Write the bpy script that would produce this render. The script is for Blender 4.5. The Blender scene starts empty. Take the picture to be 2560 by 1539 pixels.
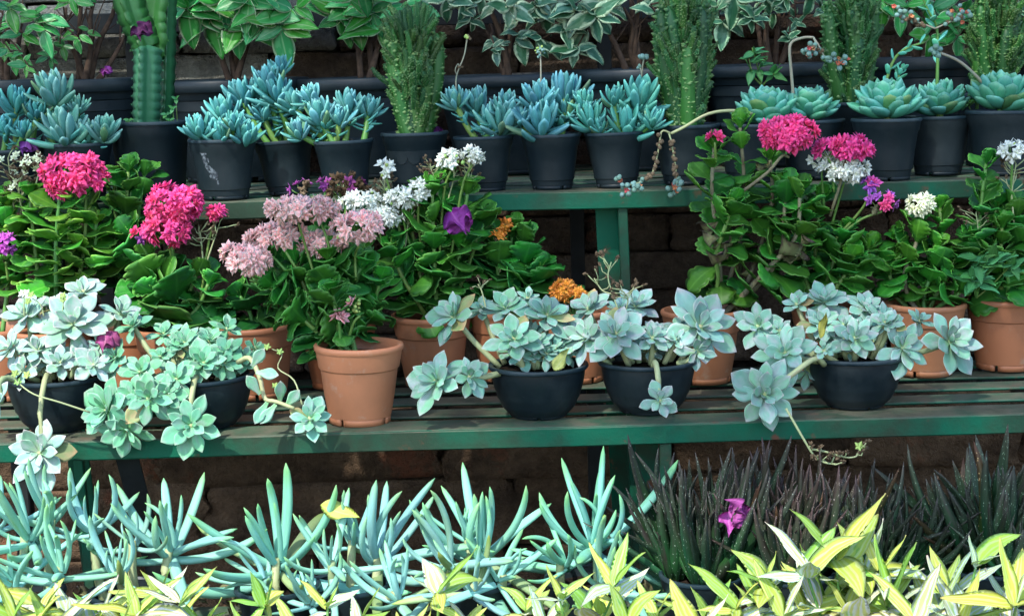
import bpy, math, random
import numpy as np
from mathutils import Vector, Matrix, noise as mnoise

SC = bpy.context.scene
COL = SC.collection
R = math.radians
rnd = random.Random(7)

# ------------------------------------------------------------------ camera
FPX, W0, H0 = 4200.0, 2560.0, 1539.0
CAM = Vector((0.0, -2.55, 1.124))
PITCH, ROLL = R(8.6), R(-1.65)
cam = bpy.data.cameras.new('camera')
cam.sensor_width = 36.0
cam.lens = 36.0 * FPX / W0
cam.clip_start, cam.clip_end = 0.05, 400.0
cam_o = bpy.data.objects.new('camera', cam)
COL.objects.link(cam_o)
CROT = Matrix.Rotation(math.pi / 2 - PITCH, 3, 'X') @ Matrix.Rotation(ROLL, 3, 'Z')
cam_o.matrix_world = Matrix.Translation(CAM) @ CROT.to_4x4()
SC.camera = cam_o

# ------------------------------------------------------------------ sky, sun, exposure
SUN_EL, SUN_AZ = R(52.0), R(-28.0)          # azimuth measured from -Y (behind the camera) towards +X
SDIR = Vector((math.sin(SUN_AZ) * math.cos(SUN_EL), -math.cos(SUN_AZ) * math.cos(SUN_EL), math.sin(SUN_EL)))
world = bpy.data.worlds.new('World')
SC.world = world
world.use_nodes = True
wn = world.node_tree.nodes
sky = wn.new('ShaderNodeTexSky')
sky.sky_type = 'NISHITA'
sky.sun_disc = False
sky.sun_elevation = SUN_EL
sky.sun_rotation = math.atan2(SDIR.x, SDIR.y)
sky.ozone_density = 1.0
world.node_tree.links.new(sky.outputs[0], wn['Background'].inputs[0])
wn['Background'].inputs[1].default_value = 0.15
sun = bpy.data.lights.new('sun', 'SUN')
sun.energy = 2.0
sun.angle = R(1.2)
sun.color = (1.0, 0.96, 0.88)
sun_o = bpy.data.objects.new('sun', sun)
sun_o.rotation_euler = SDIR.to_track_quat('Z', 'Y').to_euler()
COL.objects.link(sun_o)
SC.view_settings.view_transform = 'Standard'
SC.view_settings.look = 'None'
SC.view_settings.exposure = 1.72
SC.view_settings.gamma = 1.0
SC.cycles.max_bounces = 6
SC.cycles.diffuse_bounces = 3
SC.cycles.glossy_bounces = 2
SC.cycles.transmission_bounces = 3
SC.cycles.use_denoising = True

# ------------------------------------------------------------------ measuring helpers
def ray(px, py):
    return CROT @ Vector(((px - W0 / 2) / FPX, -(py - H0 / 2) / FPX, -1.0))

def P(px, py, Y):
    """world point at depth Y seen at photo pixel (px, py)"""
    d = ray(px, py)
    return CAM + d * ((Y - CAM.y) / d.y)

def mpp(Y, z=0.8):
    """metres per photo pixel at a depth"""
    return ((Y - CAM.y) * math.cos(PITCH) + (CAM.z - z) * math.sin(PITCH)) / FPX

# ------------------------------------------------------------------ mesh helpers
def mk(name, V, F, mat, uv=None, smooth=True, mats=None, fm=None):
    me = bpy.data.meshes.new(name)
    me.from_pydata([tuple(v) for v in V], [], F)
    if uv is not None:
        lay = me.uv_layers.new(name='UVMap')
        li = np.empty(len(me.loops), dtype=np.int32)
        me.loops.foreach_get('vertex_index', li)
        lay.data.foreach_set('uv', np.asarray(uv, dtype=np.float32)[li].ravel())
    for m in (mats or [mat]):
        me.materials.append(m)
    if smooth:
        me.polygons.foreach_set('use_smooth', np.ones(len(me.polygons), dtype=bool))
    if fm is not None:
        me.polygons.foreach_set('material_index', np.asarray(fm, dtype=np.int32))
    me.update()
    return me

LOC = {}
def thing(name, label, cat, loc, group=None):
    o = bpy.data.objects.new(name, None)
    o.empty_display_size = 0.02
    COL.objects.link(o)
    o.location = loc
    LOC[o.name] = Vector(loc)
    o['label'] = label
    o['category'] = cat
    if group:
        o['group'] = group
    return o

def add(name, me, parent, M, color=None):
    """link a mesh under a parent; M is the world matrix (4x4)"""
    o = bpy.data.objects.new(name, me)
    COL.objects.link(o)
    if parent is not None:
        o.parent = parent
        M = Matrix.Translation(-LOC[parent.name]) @ M
    o.matrix_basis = M
    if color is not None:
        o.color = (color[0], color[1], color[2], 1.0)
    return o

def addp(name, V, F, mat, parent, origin, uv=None, smooth=True, color=None):
    """a part whose own mesh is given in world coordinates"""
    origin = Vector(origin)
    me = mk(name, [Vector(v) - origin for v in V], F, mat, uv, smooth)
    o = add(name, me, parent, Matrix.Translation(origin), color)
    LOC[o.name] = origin
    return o

def frame(pos, d, n, s, sx=1.0, sz=1.0):
    d = Vector(d).normalized()
    n = Vector(n)
    x = d.cross(n)
    if x.length < 1e-5:
        x = d.cross(Vector((0.3, 0.2, 1)))
    x.normalize()
    z = x.cross(d)
    m = Matrix.Identity(4)
    for i in range(3):
        m[i][0] = x[i] * s * sx
        m[i][1] = d[i] * s
        m[i][2] = z[i] * s * sz
        m[i][3] = pos[i]
    return m

def jit(a, rr=None):
    rr = rr or rnd
    return Vector((rr.uniform(-a, a), rr.uniform(-a, a), rr.uniform(-a, a)))

def leaf_geo(wf, tf, nl=8, nc=2, bend=0.0, cup=0.0, wave=0.0, teeth=None, top=0.4, seed=0):
    V, UV = [], []
    rows = []
    y = z = 0.0
    for i in range(nl + 1):
        t = i / nl
        a = bend * t
        if i:
            y += math.cos(bend * (t - 0.5 / nl)) / nl
            z += math.sin(bend * (t - 0.5 / nl)) / nl
        hw = wf(t)
        if teeth:
            hw *= 1 - teeth[1] + teeth[1] * abs(math.sin(math.pi * teeth[0] * t)) ** 0.6 * 1.6
        th = tf(t)
        ny, nz = -math.sin(a), math.cos(a)
        tr, br = [], []
        for j in range(-nc, nc + 1):
            s = j / nc
            off = cup * abs(s) ** 1.4 * hw + wave * math.sin(9 * t + seed + (1.3 if s > 0 else 0)) * abs(s) ** 2 * 0.1
            e = math.sqrt(max(0, 1 - s * s))
            o1 = off + th * e * top
            V.append((s * hw, y + ny * o1, z + nz * o1)); UV.append((s * .5 + .5, t)); tr.append(len(V) - 1)
            if abs(j) == nc:
                br.append(tr[-1])
            else:
                o2 = off - th * e * (1 - top)
                V.append((s * hw, y + ny * o2, z + nz * o2)); UV.append((s * .5 + .5, t)); br.append(len(V) - 1)
        rows.append((tr, br))
    F = []
    for i in range(nl):
        (t0, b0), (t1, b1) = rows[i], rows[i + 1]
        for j in range(2 * nc):
            F.append((t0[j], t0[j + 1], t1[j + 1], t1[j]))
            F.append((b0[j + 1], b0[j], b1[j], b1[j + 1]))
    (t1, b1) = rows[-1]
    for j in range(2 * nc):
        F.append(tuple(dict.fromkeys((t1[j], t1[j + 1], b1[j + 1], b1[j]))))
    F = [f for f in F if len(f) > 2]
    return V, F, UV

def tube(pts, rad, sides=6, cap=True):
    """tube along points; returns V, F, UV (v along the length)"""
    pts = [Vector(p) for p in pts]
    n = len(pts)
    if not hasattr(rad, '__len__'):
        rad = [rad] * n
    V, F, UV = [], [], []
    up = Vector((0.13, 0.31, 0.94))
    for i, p in enumerate(pts):
        t = (pts[min(i + 1, n - 1)] - pts[max(i - 1, 0)]).normalized()
        x = t.cross(up)
        if x.length < 0.05:
            x = t.cross(Vector((1, 0, 0.2)))
        x.normalize()
        y = x.cross(t)
        for k in range(sides):
            a = 2 * math.pi * k / sides
            V.append(p + (x * math.cos(a) + y * math.sin(a)) * rad[i])
            UV.append((k / sides, i / max(1, n - 1)))
    for i in range(n - 1):
        for k in range(sides):
            k2 = (k + 1) % sides
            F.append((i * sides + k, i * sides + k2, (i + 1) * sides + k2, (i + 1) * sides + k))
    if cap:
        F.append(tuple(reversed(range(sides))))
        F.append(tuple((n - 1) * sides + k for k in range(sides)))
    return V, F, UV

def join(*geos):
    V, F, UV = [], [], []
    for g in geos:
        o = len(V)
        V += [tuple(v) for v in g[0]]
        F += [tuple(i + o for i in f) for f in g[1]]
        UV += list(g[2])
    return V, F, UV

def xform(g, M):
    return [M @ Vector(v) for v in g[0]], g[1], g[2]

def smooth_path(pts, n=12):
    """Catmull-Rom through the points"""
    pts = [Vector(p) for p in pts]
    if len(pts) == 2:
        return [pts[0].lerp(pts[1], i / n) for i in range(n + 1)]
    ext = [pts[0] * 2 - pts[1]] + pts + [pts[-1] * 2 - pts[-2]]
    out = []
    m = len(pts) - 1
    for i in range(n + 1):
        u = i / n * m
        k = min(int(u), m - 1)
        t = u - k
        p0, p1, p2, p3 = ext[k:k + 4]
        out.append(0.5 * ((2 * p1) + (p2 - p0) * t + (2 * p0 - 5 * p1 + 4 * p2 - p3) * t * t + (3 * p1 - p0 - 3 * p2 + p3) * t ** 3))
    return out

def lathe(prof, segs=40, v0=0.0):
    V, F, UV = [], [], []
    for i, (r, z) in enumerate(prof):
        for k in range(segs):
            a = 2 * math.pi * k / segs
            V.append((r * math.cos(a), r * math.sin(a), z)); UV.append((k / segs, i / len(prof)))
    for i in range(len(prof) - 1):
        for k in range(segs):
            k2 = (k + 1) % segs
            F.append((i * segs + k, i * segs + k2, (i + 1) * segs + k2, (i + 1) * segs + k))
    return V, F, UV

# ------------------------------------------------------------------ materials
def nt(name):
    m = bpy.data.materials.new(name)
    m.use_nodes = True
    t = m.node_tree
    return m, t, t.nodes['Principled BSDF'], t.nodes['Material Output']

def rgba(c):
    return (c[0], c[1], c[2], 1.0)

def node(t, kind, **kw):
    n = t.nodes.new(kind)
    for k, v in kw.items():
        setattr(n, k, v)
    return n

def mix(t, fac, a, b, mode='MIX'):
    n = node(t, 'ShaderNodeMix', data_type='RGBA', blend_type=mode)
    for sock, v in ((n.inputs[0], fac), (n.inputs[6], a), (n.inputs[7], b)):
        if isinstance(v, (int, float)):
            sock.default_value = v
        elif isinstance(v, tuple):
            sock.default_value = rgba(v)
        else:
            t.links.new(v, sock)
    return n.outputs[2]

def math_n(t, op, a, b=None, clamp=False):
    n = node(t, 'ShaderNodeMath', operation=op, use_clamp=clamp)
    for i, v in enumerate((a, b)):
        if v is None:
            continue
        if isinstance(v, (int, float)):
            n.inputs[i].default_value = v
        else:
            t.links.new(v, n.inputs[i])
    return n.outputs[0]

def ramp01(t, v, lo, hi):
    n = node(t, 'ShaderNodeMapRange')
    n.clamp = True
    t.links.new(v, n.inputs[0])
    n.inputs[1].default_value = lo
    n.inputs[2].default_value = hi
    return n.outputs[0]

def noise_n(t, scale, detail=3.0, rough=0.55, coord='Object', vec=None):
    n = node(t, 'ShaderNodeTexNoise')
    n.inputs['Scale'].default_value = scale
    n.inputs['Detail'].default_value = detail
    n.inputs['Roughness'].default_value = rough
    if vec is None:
        tc = node(t, 'ShaderNodeTexCoord')
        vec = tc.outputs[coord]
    t.links.new(vec, n.inputs['Vector'])
    return n.outputs[0]

def leaf_mat(name, base, tip=None, tip_at=(0.75, 1.0), edge=None, edge_w=0.12, foot=None, foot_at=0.35, blotch=None, blotch_at=(0.5, 0.62),
             blotch_scale=5.0, var=0.3, rough=0.5, transl=0.0, spec=0.4, rib=None, stripes=None, sss=0.0, ragged=0.0, speck=None, sheen=0.0, hue=0.03, mottle=0.25):
    m, t, b, out = nt(name)
    tc = node(t, 'ShaderNodeTexCoord')
    sep = node(t, 'ShaderNodeSeparateXYZ')
    t.links.new(tc.outputs['UV'], sep.inputs[0])
    u, v = sep.outputs[0], sep.outputs[1]
    oi = node(t, 'ShaderNodeObjectInfo')
    col = base
    # coordinates shifted per object so that no two leaves wear the same marks
    sh = node(t, 'ShaderNodeVectorMath', operation='ADD')
    cb = node(t, 'ShaderNodeCombineXYZ')
    t.links.new(math_n(t, 'MULTIPLY', oi.outputs['Random'], 57.0), cb.inputs[0])
    t.links.new(math_n(t, 'MULTIPLY', oi.outputs['Random'], 31.0), cb.inputs[2])
    t.links.new(tc.outputs['UV'], sh.inputs[0])
    t.links.new(cb.outputs[0], sh.inputs[1])
    vec = sh.outputs[0]
    if foot:
        f = ramp01(t, v, foot_at, 0.0)
        col = mix(t, f, col, foot)
    if blotch:
        f = ramp01(t, noise_n(t, blotch_scale, 4.0, 0.6, vec=vec), blotch_at[0], blotch_at[1])
        col = mix(t, f, col, blotch)
    au = math_n(t, 'MULTIPLY', math_n(t, 'ABSOLUTE', math_n(t, 'SUBTRACT', u, 0.5)), 2.0)
    if stripes:
        f = ramp01(t, math_n(t, 'SINE', math_n(t, 'MULTIPLY', math_n(t, 'ADD', u, math_n(t, 'MULTIPLY', noise_n(t, 2.0, 2.0, vec=vec), 0.5)), stripes[1])), 0.1, 0.5)
        col = mix(t, math_n(t, 'MULTIPLY', f, stripes[2]), col, stripes[0])
    if rib:
        f = ramp01(t, au, 0.10, 0.0)
        col = mix(t, math_n(t, 'MULTIPLY', f, 0.7), col, rib)
    if edge:
        a2 = au
        if ragged:
            a2 = math_n(t, 'ADD', au, math_n(t, 'MULTIPLY', math_n(t, 'SUBTRACT', noise_n(t, 6.0, 3.0, vec=vec), 0.5), ragged))
        f = ramp01(t, a2, 1 - edge_w * 1.6, 1 - edge_w * 0.6)
        col = mix(t, f, col, edge)
    if tip:
        f = ramp01(t, v, tip_at[0], tip_at[1])
        col = mix(t, f, col, tip)
    if speck:
        vor = node(t, 'ShaderNodeTexVoronoi')
        vor.inputs['Scale'].default_value = speck[1]
        mp = node(t, 'ShaderNodeMapping')
        mp.inputs['Scale'].default_value = (1.0, 5.0, 1.0)
        t.links.new(vec, mp.inputs[0])
        t.links.new(mp.outputs[0], vor.inputs['Vector'])
        f = ramp01(t, vor.outputs['Distance'], 0.20, 0.10)
        col = mix(t, f, col, speck[0])
    # gentle mottling + random brightness / hue per leaf + per-object tint
    f = ramp01(t, noise_n(t, 4.0, 4.0, 0.6, vec=vec), 0.3, 0.75)
    col = mix(t, math_n(t, 'MULTIPLY', f, mottle), col, mix(t, 0.5, col, (0.0, 0.0, 0.0)))
    hs = node(t, 'ShaderNodeHueSaturation')
    t.links.new(col, hs.inputs['Color'])
    t.links.new(math_n(t, 'ADD', math_n(t, 'MULTIPLY', oi.outputs['Random'], hue * 2), 0.5 - hue), hs.inputs['Hue'])
    rr = math_n(t, 'FRACT', math_n(t, 'MULTIPLY', oi.outputs['Random'], 7.31))
    t.links.new(math_n(t, 'ADD', math_n(t, 'MULTIPLY', rr, var * 2), 1 - var), hs.inputs['Value'])
    col = mix(t, 1.0, hs.outputs[0], oi.outputs['Color'], 'MULTIPLY')
    t.links.new(col, b.inputs['Base Color'])
    b.inputs['Roughness'].default_value = rough
    b.inputs['Specular IOR Level'].default_value = spec
    if sheen:
        b.inputs['Sheen Weight'].default_value = sheen
    bp = node(t, 'ShaderNodeBump')
    bp.inputs['Strength'].default_value = 0.12
    bp.inputs['Distance'].default_value = 0.002
    t.links.new(noise_n(t, 9.0, 3.0, vec=vec), bp.inputs['Height'])
    t.links.new(bp.outputs[0], b.inputs['Normal'])
    if transl:
        tr = node(t, 'ShaderNodeBsdfTranslucent')
        t.links.new(col, tr.inputs[0])
        ms = node(t, 'ShaderNodeMixShader')
        ms.inputs[0].default_value = transl
        t.links.new(b.outputs[0], ms.inputs[1])
        t.links.new(tr.outputs[0], ms.inputs[2])
        t.links.new(ms.outputs[0], out.inputs[0])
    return m

def surf_mat(name, base, dark=None, scale=12.0, at=(0.4, 0.65), amt=1.0, rough=0.6, bump=0.3, bscale=60.0, spec=0.3, dust=None, dust_amt=0.6, spots=None, var=0.0, bdist=0.004, world=False):
    m, t, b, out = nt(name)
    tc = node(t, 'ShaderNodeTexCoord')
    oi = node(t, 'ShaderNodeObjectInfo')
    sh = node(t, 'ShaderNodeVectorMath', operation='ADD')
    cb = node(t, 'ShaderNodeCombineXYZ')
    t.links.new(math_n(t, 'MULTIPLY', oi.outputs['Random'], 19.0), cb.inputs[0])
    t.links.new(math_n(t, 'MULTIPLY', oi.outputs['Random'], 7.0), cb.inputs[1])
    gp = node(t, 'ShaderNodeNewGeometry')
    t.links.new(gp.outputs['Position'] if world else tc.outputs['Object'], sh.inputs[0])
    t.links.new(cb.outputs[0], sh.inputs[1])
    vec = sh.outputs[0]
    col = base
    if dark:
        f = ramp01(t, noise_n(t, scale, 6.0, 0.65, vec=vec), at[0], at[1])
        col = mix(t, math_n(t, 'MULTIPLY', f, amt), col, dark)
    if spots:
        f = ramp01(t, noise_n(t, spots[1], 5.0, 0.7, vec=vec), spots[2], spots[3])
        col = mix(t, f, col, spots[0])
    if dust:
        g = node(t, 'ShaderNodeNewGeometry')
        s = node(t, 'ShaderNodeSeparateXYZ')
        t.links.new(g.outputs['Normal'], s.inputs[0])
        f = math_n(t, 'MULTIPLY', ramp01(t, s.outputs[2], 0.4, 0.9), ramp01(t, noise_n(t, 25.0, 5.0, 0.7, vec=vec), 0.25, 0.6))
        col = mix(t, math_n(t, 'MULTIPLY', f, dust_amt), col, dust)
    if var:
        hs = node(t, 'ShaderNodeHueSaturation')
        if isinstance(col, tuple):
            hs.inputs['Color'].default_value = rgba(col)
        else:
            t.links.new(col, hs.inputs['Color'])
        t.links.new(math_n(t, 'ADD', math_n(t, 'MULTIPLY', oi.outputs['Random'], var * 2), 1 - var), hs.inputs['Value'])
        col = hs.outputs[0]
    if isinstance(col, tuple):
        col = mix(t, 0.0, col, col)
    col = mix(t, 1.0, col, oi.outputs['Color'], 'MULTIPLY')
    t.links.new(col, b.inputs['Base Color'])
    b.inputs['Roughness'].default_value = rough
    b.inputs['Specular IOR Level'].default_value = spec
    if bump:
        bp = node(t, 'ShaderNodeBump')
        bp.inputs['Strength'].default_value = bump
        bp.inputs['Distance'].default_value = bdist
        t.links.new(noise_n(t, bscale, 6.0, 0.65, vec=vec), bp.inputs['Height'])
        t.links.new(bp.outputs[0], b.inputs['Normal'])
    return m

M_GREEN = surf_mat('green_paint', (0.002, 0.092, 0.050), (0.026, 0.036, 0.022), 5.0, (0.40, 0.58), 0.85, 0.5, 0.25, 90.0, 0.2,
                   dust=(0.13, 0.12, 0.088), dust_amt=0.75, spots=((0.11, 0.050, 0.028), 13.0, 0.59, 0.67))
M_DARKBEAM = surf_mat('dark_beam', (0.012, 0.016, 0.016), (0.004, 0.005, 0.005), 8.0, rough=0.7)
M_BLACKPOT = surf_mat('black_pot', (0.005, 0.012, 0.016), (0.030, 0.041, 0.044), 7.0, (0.44, 0.78), 0.75, 0.45, 0.08, 120.0, 0.32,
                      spots=((0.16, 0.17, 0.17), 260.0, 0.72, 0.78))
M_BOWL = surf_mat('black_bowl', (0.004, 0.010, 0.014), (0.030, 0.042, 0.046), 10.0, (0.46, 0.8), 0.75, 0.40, 0.1, 160.0, 0.35,
                  spots=((0.20, 0.22, 0.22), 320.0, 0.70, 0.76))
M_TERRA = surf_mat('terracotta_pot', (0.37, 0.150, 0.072), (0.26, 0.11, 0.055), 10.0, (0.45, 0.7), 0.6, 0.5, 0.05, 90.0, 0.35,
                   spots=((0.36, 0.25, 0.18), 26.0, 0.58, 0.80))
M_SOIL = surf_mat('soil', (0.030, 0.020, 0.014), (0.012, 0.008, 0.006), 60.0, rough=0.95, bump=1.0, bscale=140.0, spec=0.1,
                  spots=((0.16, 0.11, 0.08), 220.0, 0.62, 0.68), bdist=0.01)
M_BRICK = surf_mat('wall_stone', (0.125, 0.092, 0.068), (0.034, 0.025, 0.020), 13.0, (0.36, 0.66), 0.9, 0.95, 1.0, 38.0, 0.1,
                   spots=((0.19, 0.080, 0.052), 6.0, 0.60, 0.72), var=0.3, bdist=0.03, world=True)
M_RENDER = surf_mat('grey_render', (0.30, 0.30, 0.26), (0.10, 0.098, 0.085), 18.0, (0.36, 0.66), 0.9, 0.95, 1.0, 45.0, 0.1, var=0.25, bdist=0.03, world=True)
M_MORTAR = surf_mat('mortar', (0.045, 0.036, 0.030), (0.022, 0.018, 0.016), 20.0, rough=0.97, bump=1.0, bscale=50.0, spec=0.1, bdist=0.02)
M_GROUND = surf_mat('ground', (0.085, 0.070, 0.055), (0.04, 0.032, 0.026), 9.0, rough=0.95, bump=0.8, bscale=60.0, spec=0.1)
M_ROOF = surf_mat('roof_sheet', (0.10, 0.105, 0.10), (0.06, 0.06, 0.055), 3.0, rough=0.8)
M_BARK = surf_mat('bark', (0.095, 0.062, 0.042), (0.045, 0.030, 0.022), 50.0, rough=0.9, bump=0.6, bscale=160.0, spec=0.15)
M_WOODSTEM = surf_mat('woody_stem', (0.20, 0.20, 0.12), (0.12, 0.10, 0.06), 60.0, rough=0.8, bump=0.4, bscale=200.0, spec=0.2)
M_STEM = leaf_mat('green_stem', (0.11, 0.24, 0.05), var=0.15, rough=0.45)
M_STEMPALE = leaf_mat('pale_stem', (0.34, 0.40, 0.20), blotch=(0.26, 0.22, 0.14), blotch_at=(0.55, 0.75), var=0.1, rough=0.6)
M_STALK = leaf_mat('flower_stalk', (0.30, 0.28, 0.20), blotch=(0.20, 0.30, 0.22), var=0.15, rough=0.6)
M_DRY = surf_mat('dried_flower', (0.17, 0.125, 0.075), (0.08, 0.055, 0.035), 90.0, rough=0.9, bump=0.3, var=0.3)

M_GHOST = leaf_mat('ghost_leaf', (0.195, 0.405, 0.295), edge=(0.42, 0.58, 0.49), edge_w=0.07, tip=(0.46, 0.43, 0.42), tip_at=(0.84, 1.0),
                   foot=(0.24, 0.44, 0.20), foot_at=0.45, blotch=(0.355, 0.37, 0.395), blotch_at=(0.46, 0.72), blotch_scale=1.3, var=0.16, rough=0.62, spec=0.15, transl=0.06, mottle=.4)
M_CHALK = leaf_mat('chalk_leaf', (0.080, 0.325, 0.335), edge=(0.13, 0.39, 0.39), edge_w=0.2, tip=(0.20, 0.52, 0.50), tip_at=(0.86, 1.0),
                   foot=(0.05, 0.22, 0.16), foot_at=0.5, blotch=(0.055, 0.25, 0.235), blotch_at=(.5, .75), blotch_scale=2.0, var=0.24, rough=0.6, spec=0.18, mottle=.4)
M_ECHEV = leaf_mat('spoon_leaf', (0.065, 0.315, 0.215), edge=(0.11, 0.38, 0.28), edge_w=0.2, tip=(0.17, 0.42, 0.32), tip_at=(0.85, 1.0),
                   foot=(0.06, 0.27, 0.17), foot_at=0.4, blotch=(0.05, 0.25, 0.155), blotch_at=(0.55, 0.8), var=0.2, rough=0.6, spec=0.18)
M_SENECIO = leaf_mat('finger_leaf', (0.24, 0.54, 0.44), tip=(0.21, 0.48, 0.18), tip_at=(0.72, 1.0), foot=(0.30, 0.62, 0.56), foot_at=0.5,
                     blotch=(0.26, 0.54, 0.30), blotch_at=(0.50, 0.8), blotch_scale=2.0, var=0.16, mottle=.4, rough=0.55, spec=0.2, transl=0.05)
M_KAL = leaf_mat('kalanchoe_leaf', (0.038, 0.180, 0.020), edge=(0.15, 0.40, 0.09), edge_w=0.10, foot=(0.045, 0.19, 0.03), rib=(0.08, 0.26, 0.05),
                 blotch=(0.020, 0.115, 0.028), blotch_at=(0.45, 0.7), blotch_scale=2.0, var=0.35, rough=0.46, spec=0.32, transl=0.16, hue=0.025)
M_DRYLEAF = leaf_mat('withered_leaf', (0.14, 0.15, 0.06), blotch=(0.085, 0.06, 0.04), tip=(0.10, 0.07, 0.06), var=0.3, rough=0.8)
M_FICUS = leaf_mat('variegated_leaf', (0.035, 0.29, 0.055), edge=(0.50, 0.66, 0.40), edge_w=0.13, ragged=0.10, rib=(0.30, 0.52, 0.25), blotch=(0.09, 0.36, 0.10),
                   blotch_at=(0.55, 0.62), blotch_scale=2.2, var=0.30, rough=0.36, spec=0.5, transl=0.22)
M_FICUS2 = leaf_mat('cream_edged_leaf', (0.028, 0.120, 0.060), edge=(0.48, 0.64, 0.42), edge_w=0.30, ragged=0.55, rib=(0.06, 0.17, 0.09), blotch=(0.07, 0.18, 0.11),
                    blotch_at=(0.5, 0.58), blotch_scale=3.0, var=0.30, rough=0.4, spec=0.45, transl=0.18)
M_WEED = leaf_mat('weed_leaf', (0.065, 0.28, 0.085), rib=(0.12, 0.36, 0.14), var=0.25, rough=0.5, transl=0.25)
M_CASTLE = leaf_mat('castle_cactus', (0.016, 0.088, 0.016), blotch=(0.030, 0.125, 0.028), blotch_at=(0.5, 0.7), var=0.3, rough=0.5, spec=0.35)
M_CASTLETIP = leaf_mat('castle_tubercle', (0.022, 0.105, 0.022), tip=(0.16, 0.25, 0.09), tip_at=(0.5, 1.0), var=0.3, rough=0.5)
M_EUPH = leaf_mat('column_euphorbia', (0.035, 0.175, 0.050), blotch=(0.15, 0.36, 0.17), blotch_at=(0.55, 0.80), blotch_scale=1.0, edge=(0.05, 0.20, 0.07), edge_w=0.25, var=0.1, rough=0.45)
M_GAST = leaf_mat('dark_spear_leaf', (0.018, 0.078, 0.030), tip=(0.050, 0.034, 0.036), tip_at=(0.35, 1.0), foot=(0.030, 0.105, 0.035), blotch=(0.050, 0.034, 0.034),
                  blotch_at=(0.52, 0.72), blotch_scale=1.5, var=0.4, rough=0.5, spec=0.25, speck=((0.45, 0.48, 0.42), 6.0))
M_BAMBOO = leaf_mat('striped_leaf', (0.52, 0.66, 0.10), stripes=((0.70, 0.82, 0.50), 26.0, 0.4), blotch=(0.26, 0.50, 0.09), blotch_at=(0.60, 0.68), blotch_scale=1.6,
                    tip=(0.45, 0.38, 0.12), tip_at=(0.9, 1.02), rib=(0.60, 0.70, 0.22), var=0.2, rough=0.42, spec=0.4, transl=0.30)
M_BRACT = leaf_mat('papery_bract', (0.36, 0.055, 0.36), rib=(0.50, 0.15, 0.48), blotch=(0.22, 0.03, 0.20), var=0.2, rough=0.7, transl=0.3)
M_YELLOWLEAF = leaf_mat('yellow_leaf', (0.52, 0.60, 0.13), rib=(0.55, 0.62, 0.25), blotch=(0.40, 0.50, 0.10), var=0.1, rough=0.6, transl=0.25)
M_PINK = leaf_mat('hot_pink_petal', (0.90, 0.055, 0.25), foot=(0.80, 0.26, 0.26), foot_at=0.35, tip=(0.94, 0.13, 0.38), tip_at=(0.6, 1.0), var=0.18, rough=0.55, transl=0.22, mottle=0.06, hue=.008)
M_PALEPINK = leaf_mat('pale_pink_petal', (1.0, 0.64, 0.60), foot=(1.0, 0.90, 0.68), foot_at=0.3, edge=(1.0, 0.90, 0.82), edge_w=0.25, blotch=(1.0, 0.28, 0.33), blotch_at=(0.50, 0.62), var=0.15, rough=0.55, transl=0.22, mottle=0.06, hue=.008)
M_WHITE = leaf_mat('white_petal', (0.92, 0.97, 0.88), foot=(0.70, 0.80, 0.42), foot_at=0.3, var=0.10, rough=0.55, transl=0.22, mottle=0.06)
M_ORANGE = leaf_mat('orange_petal', (1.0, 0.45, 0.05), foot=(0.82, 0.50, 0.12), foot_at=0.5, tip=(1.0, 0.34, 0.10), tip_at=(0.6, 1.0), var=0.15, rough=0.55, transl=0.22, mottle=0.06, hue=.008)
M_PURPLE = leaf_mat('purple_petal', (0.42, 0.08, 0.42), tip=(0.5, 0.16, 0.5), var=0.25, rough=0.6, transl=0.22, mottle=0.06)
M_CORAL = leaf_mat('coral_bell', (0.66, 0.20, 0.12), foot=(0.50, 0.40, 0.30), foot_at=0.4, var=0.2, rough=0.6)
M_BUD = leaf_mat('green_bud', (0.30, 0.46, 0.12), var=0.2, rough=0.5)
M_MEALY = leaf_mat('mealy_bract', (0.15, 0.28, 0.24), var=0.2, rough=0.7)

# ------------------------------------------------------------------ leaf meshes (shared)
def lm(name, mat, n, fn):
    return [mk(name, *(lambda g: (g[0], g[1], mat, g[2]))(fn(i))) for i in range(n)]

def w_pts(pts, k=1.0):
    xs = [p[0] for p in pts]; ys = [p[1] for p in pts]
    return lambda t: float(np.interp(t, xs, ys)) * k
GO = [(0, .085), (.15, .10), (.3, .16), (.45, .225), (.56, .262), (.66, .265), (.75, .23), (.83, .175), (.90, .112), (.95, .06), (1, .002)]
GHOST = lm('ghost_leaf', M_GHOST, 4, lambda i: leaf_geo(w_pts(GO, [.92, 1.02, 1.1, .85][i]), lambda t: 0.095 * math.sin(math.pi * min(1, t * .86 + .12)) + .006, 12, 3,
           bend=[0.22, 0.02, 0.38, -0.18][i], cup=[0.30, 0.18, 0.38, 0.14][i], top=0.16))
def w_spoon(k):
    return lambda t: (0.08 + 0.12 * math.sin(min(1, t / 0.65) * math.pi / 2)) * math.sqrt(max(0, 1 - max(0, (t - 0.6) / 0.4) ** 2.6)) * k + 0.006
SPOON = lm('spoon_leaf', M_ECHEV, 3, lambda i: leaf_geo(w_spoon(1.1 + .12 * i), lambda t: (0.21 * math.sin(math.pi * min(1, t * .9 + .08)) ** .7 + .01) * (1 if t < .98 else .3), 9, 3, bend=[0.35, 0.5, 0.2][i], cup=0.10, top=0.4))
CO = [(0, .05), (.25, .075), (.5, .112), (.66, .128), (.78, .118), (.88, .085), (.95, .045), (1, .003)]
CHALK = lm('chalk_leaf', M_CHALK, 4, lambda i: leaf_geo(w_pts(CO, 1.0 + .08 * i), lambda t: 0.15 * math.sin(math.pi * min(1, t * .86 + .1)) ** .7 + .006, 10, 3, bend=[0.25, 0.5, 0.1, 0.7][i], top=0.3))
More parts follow.
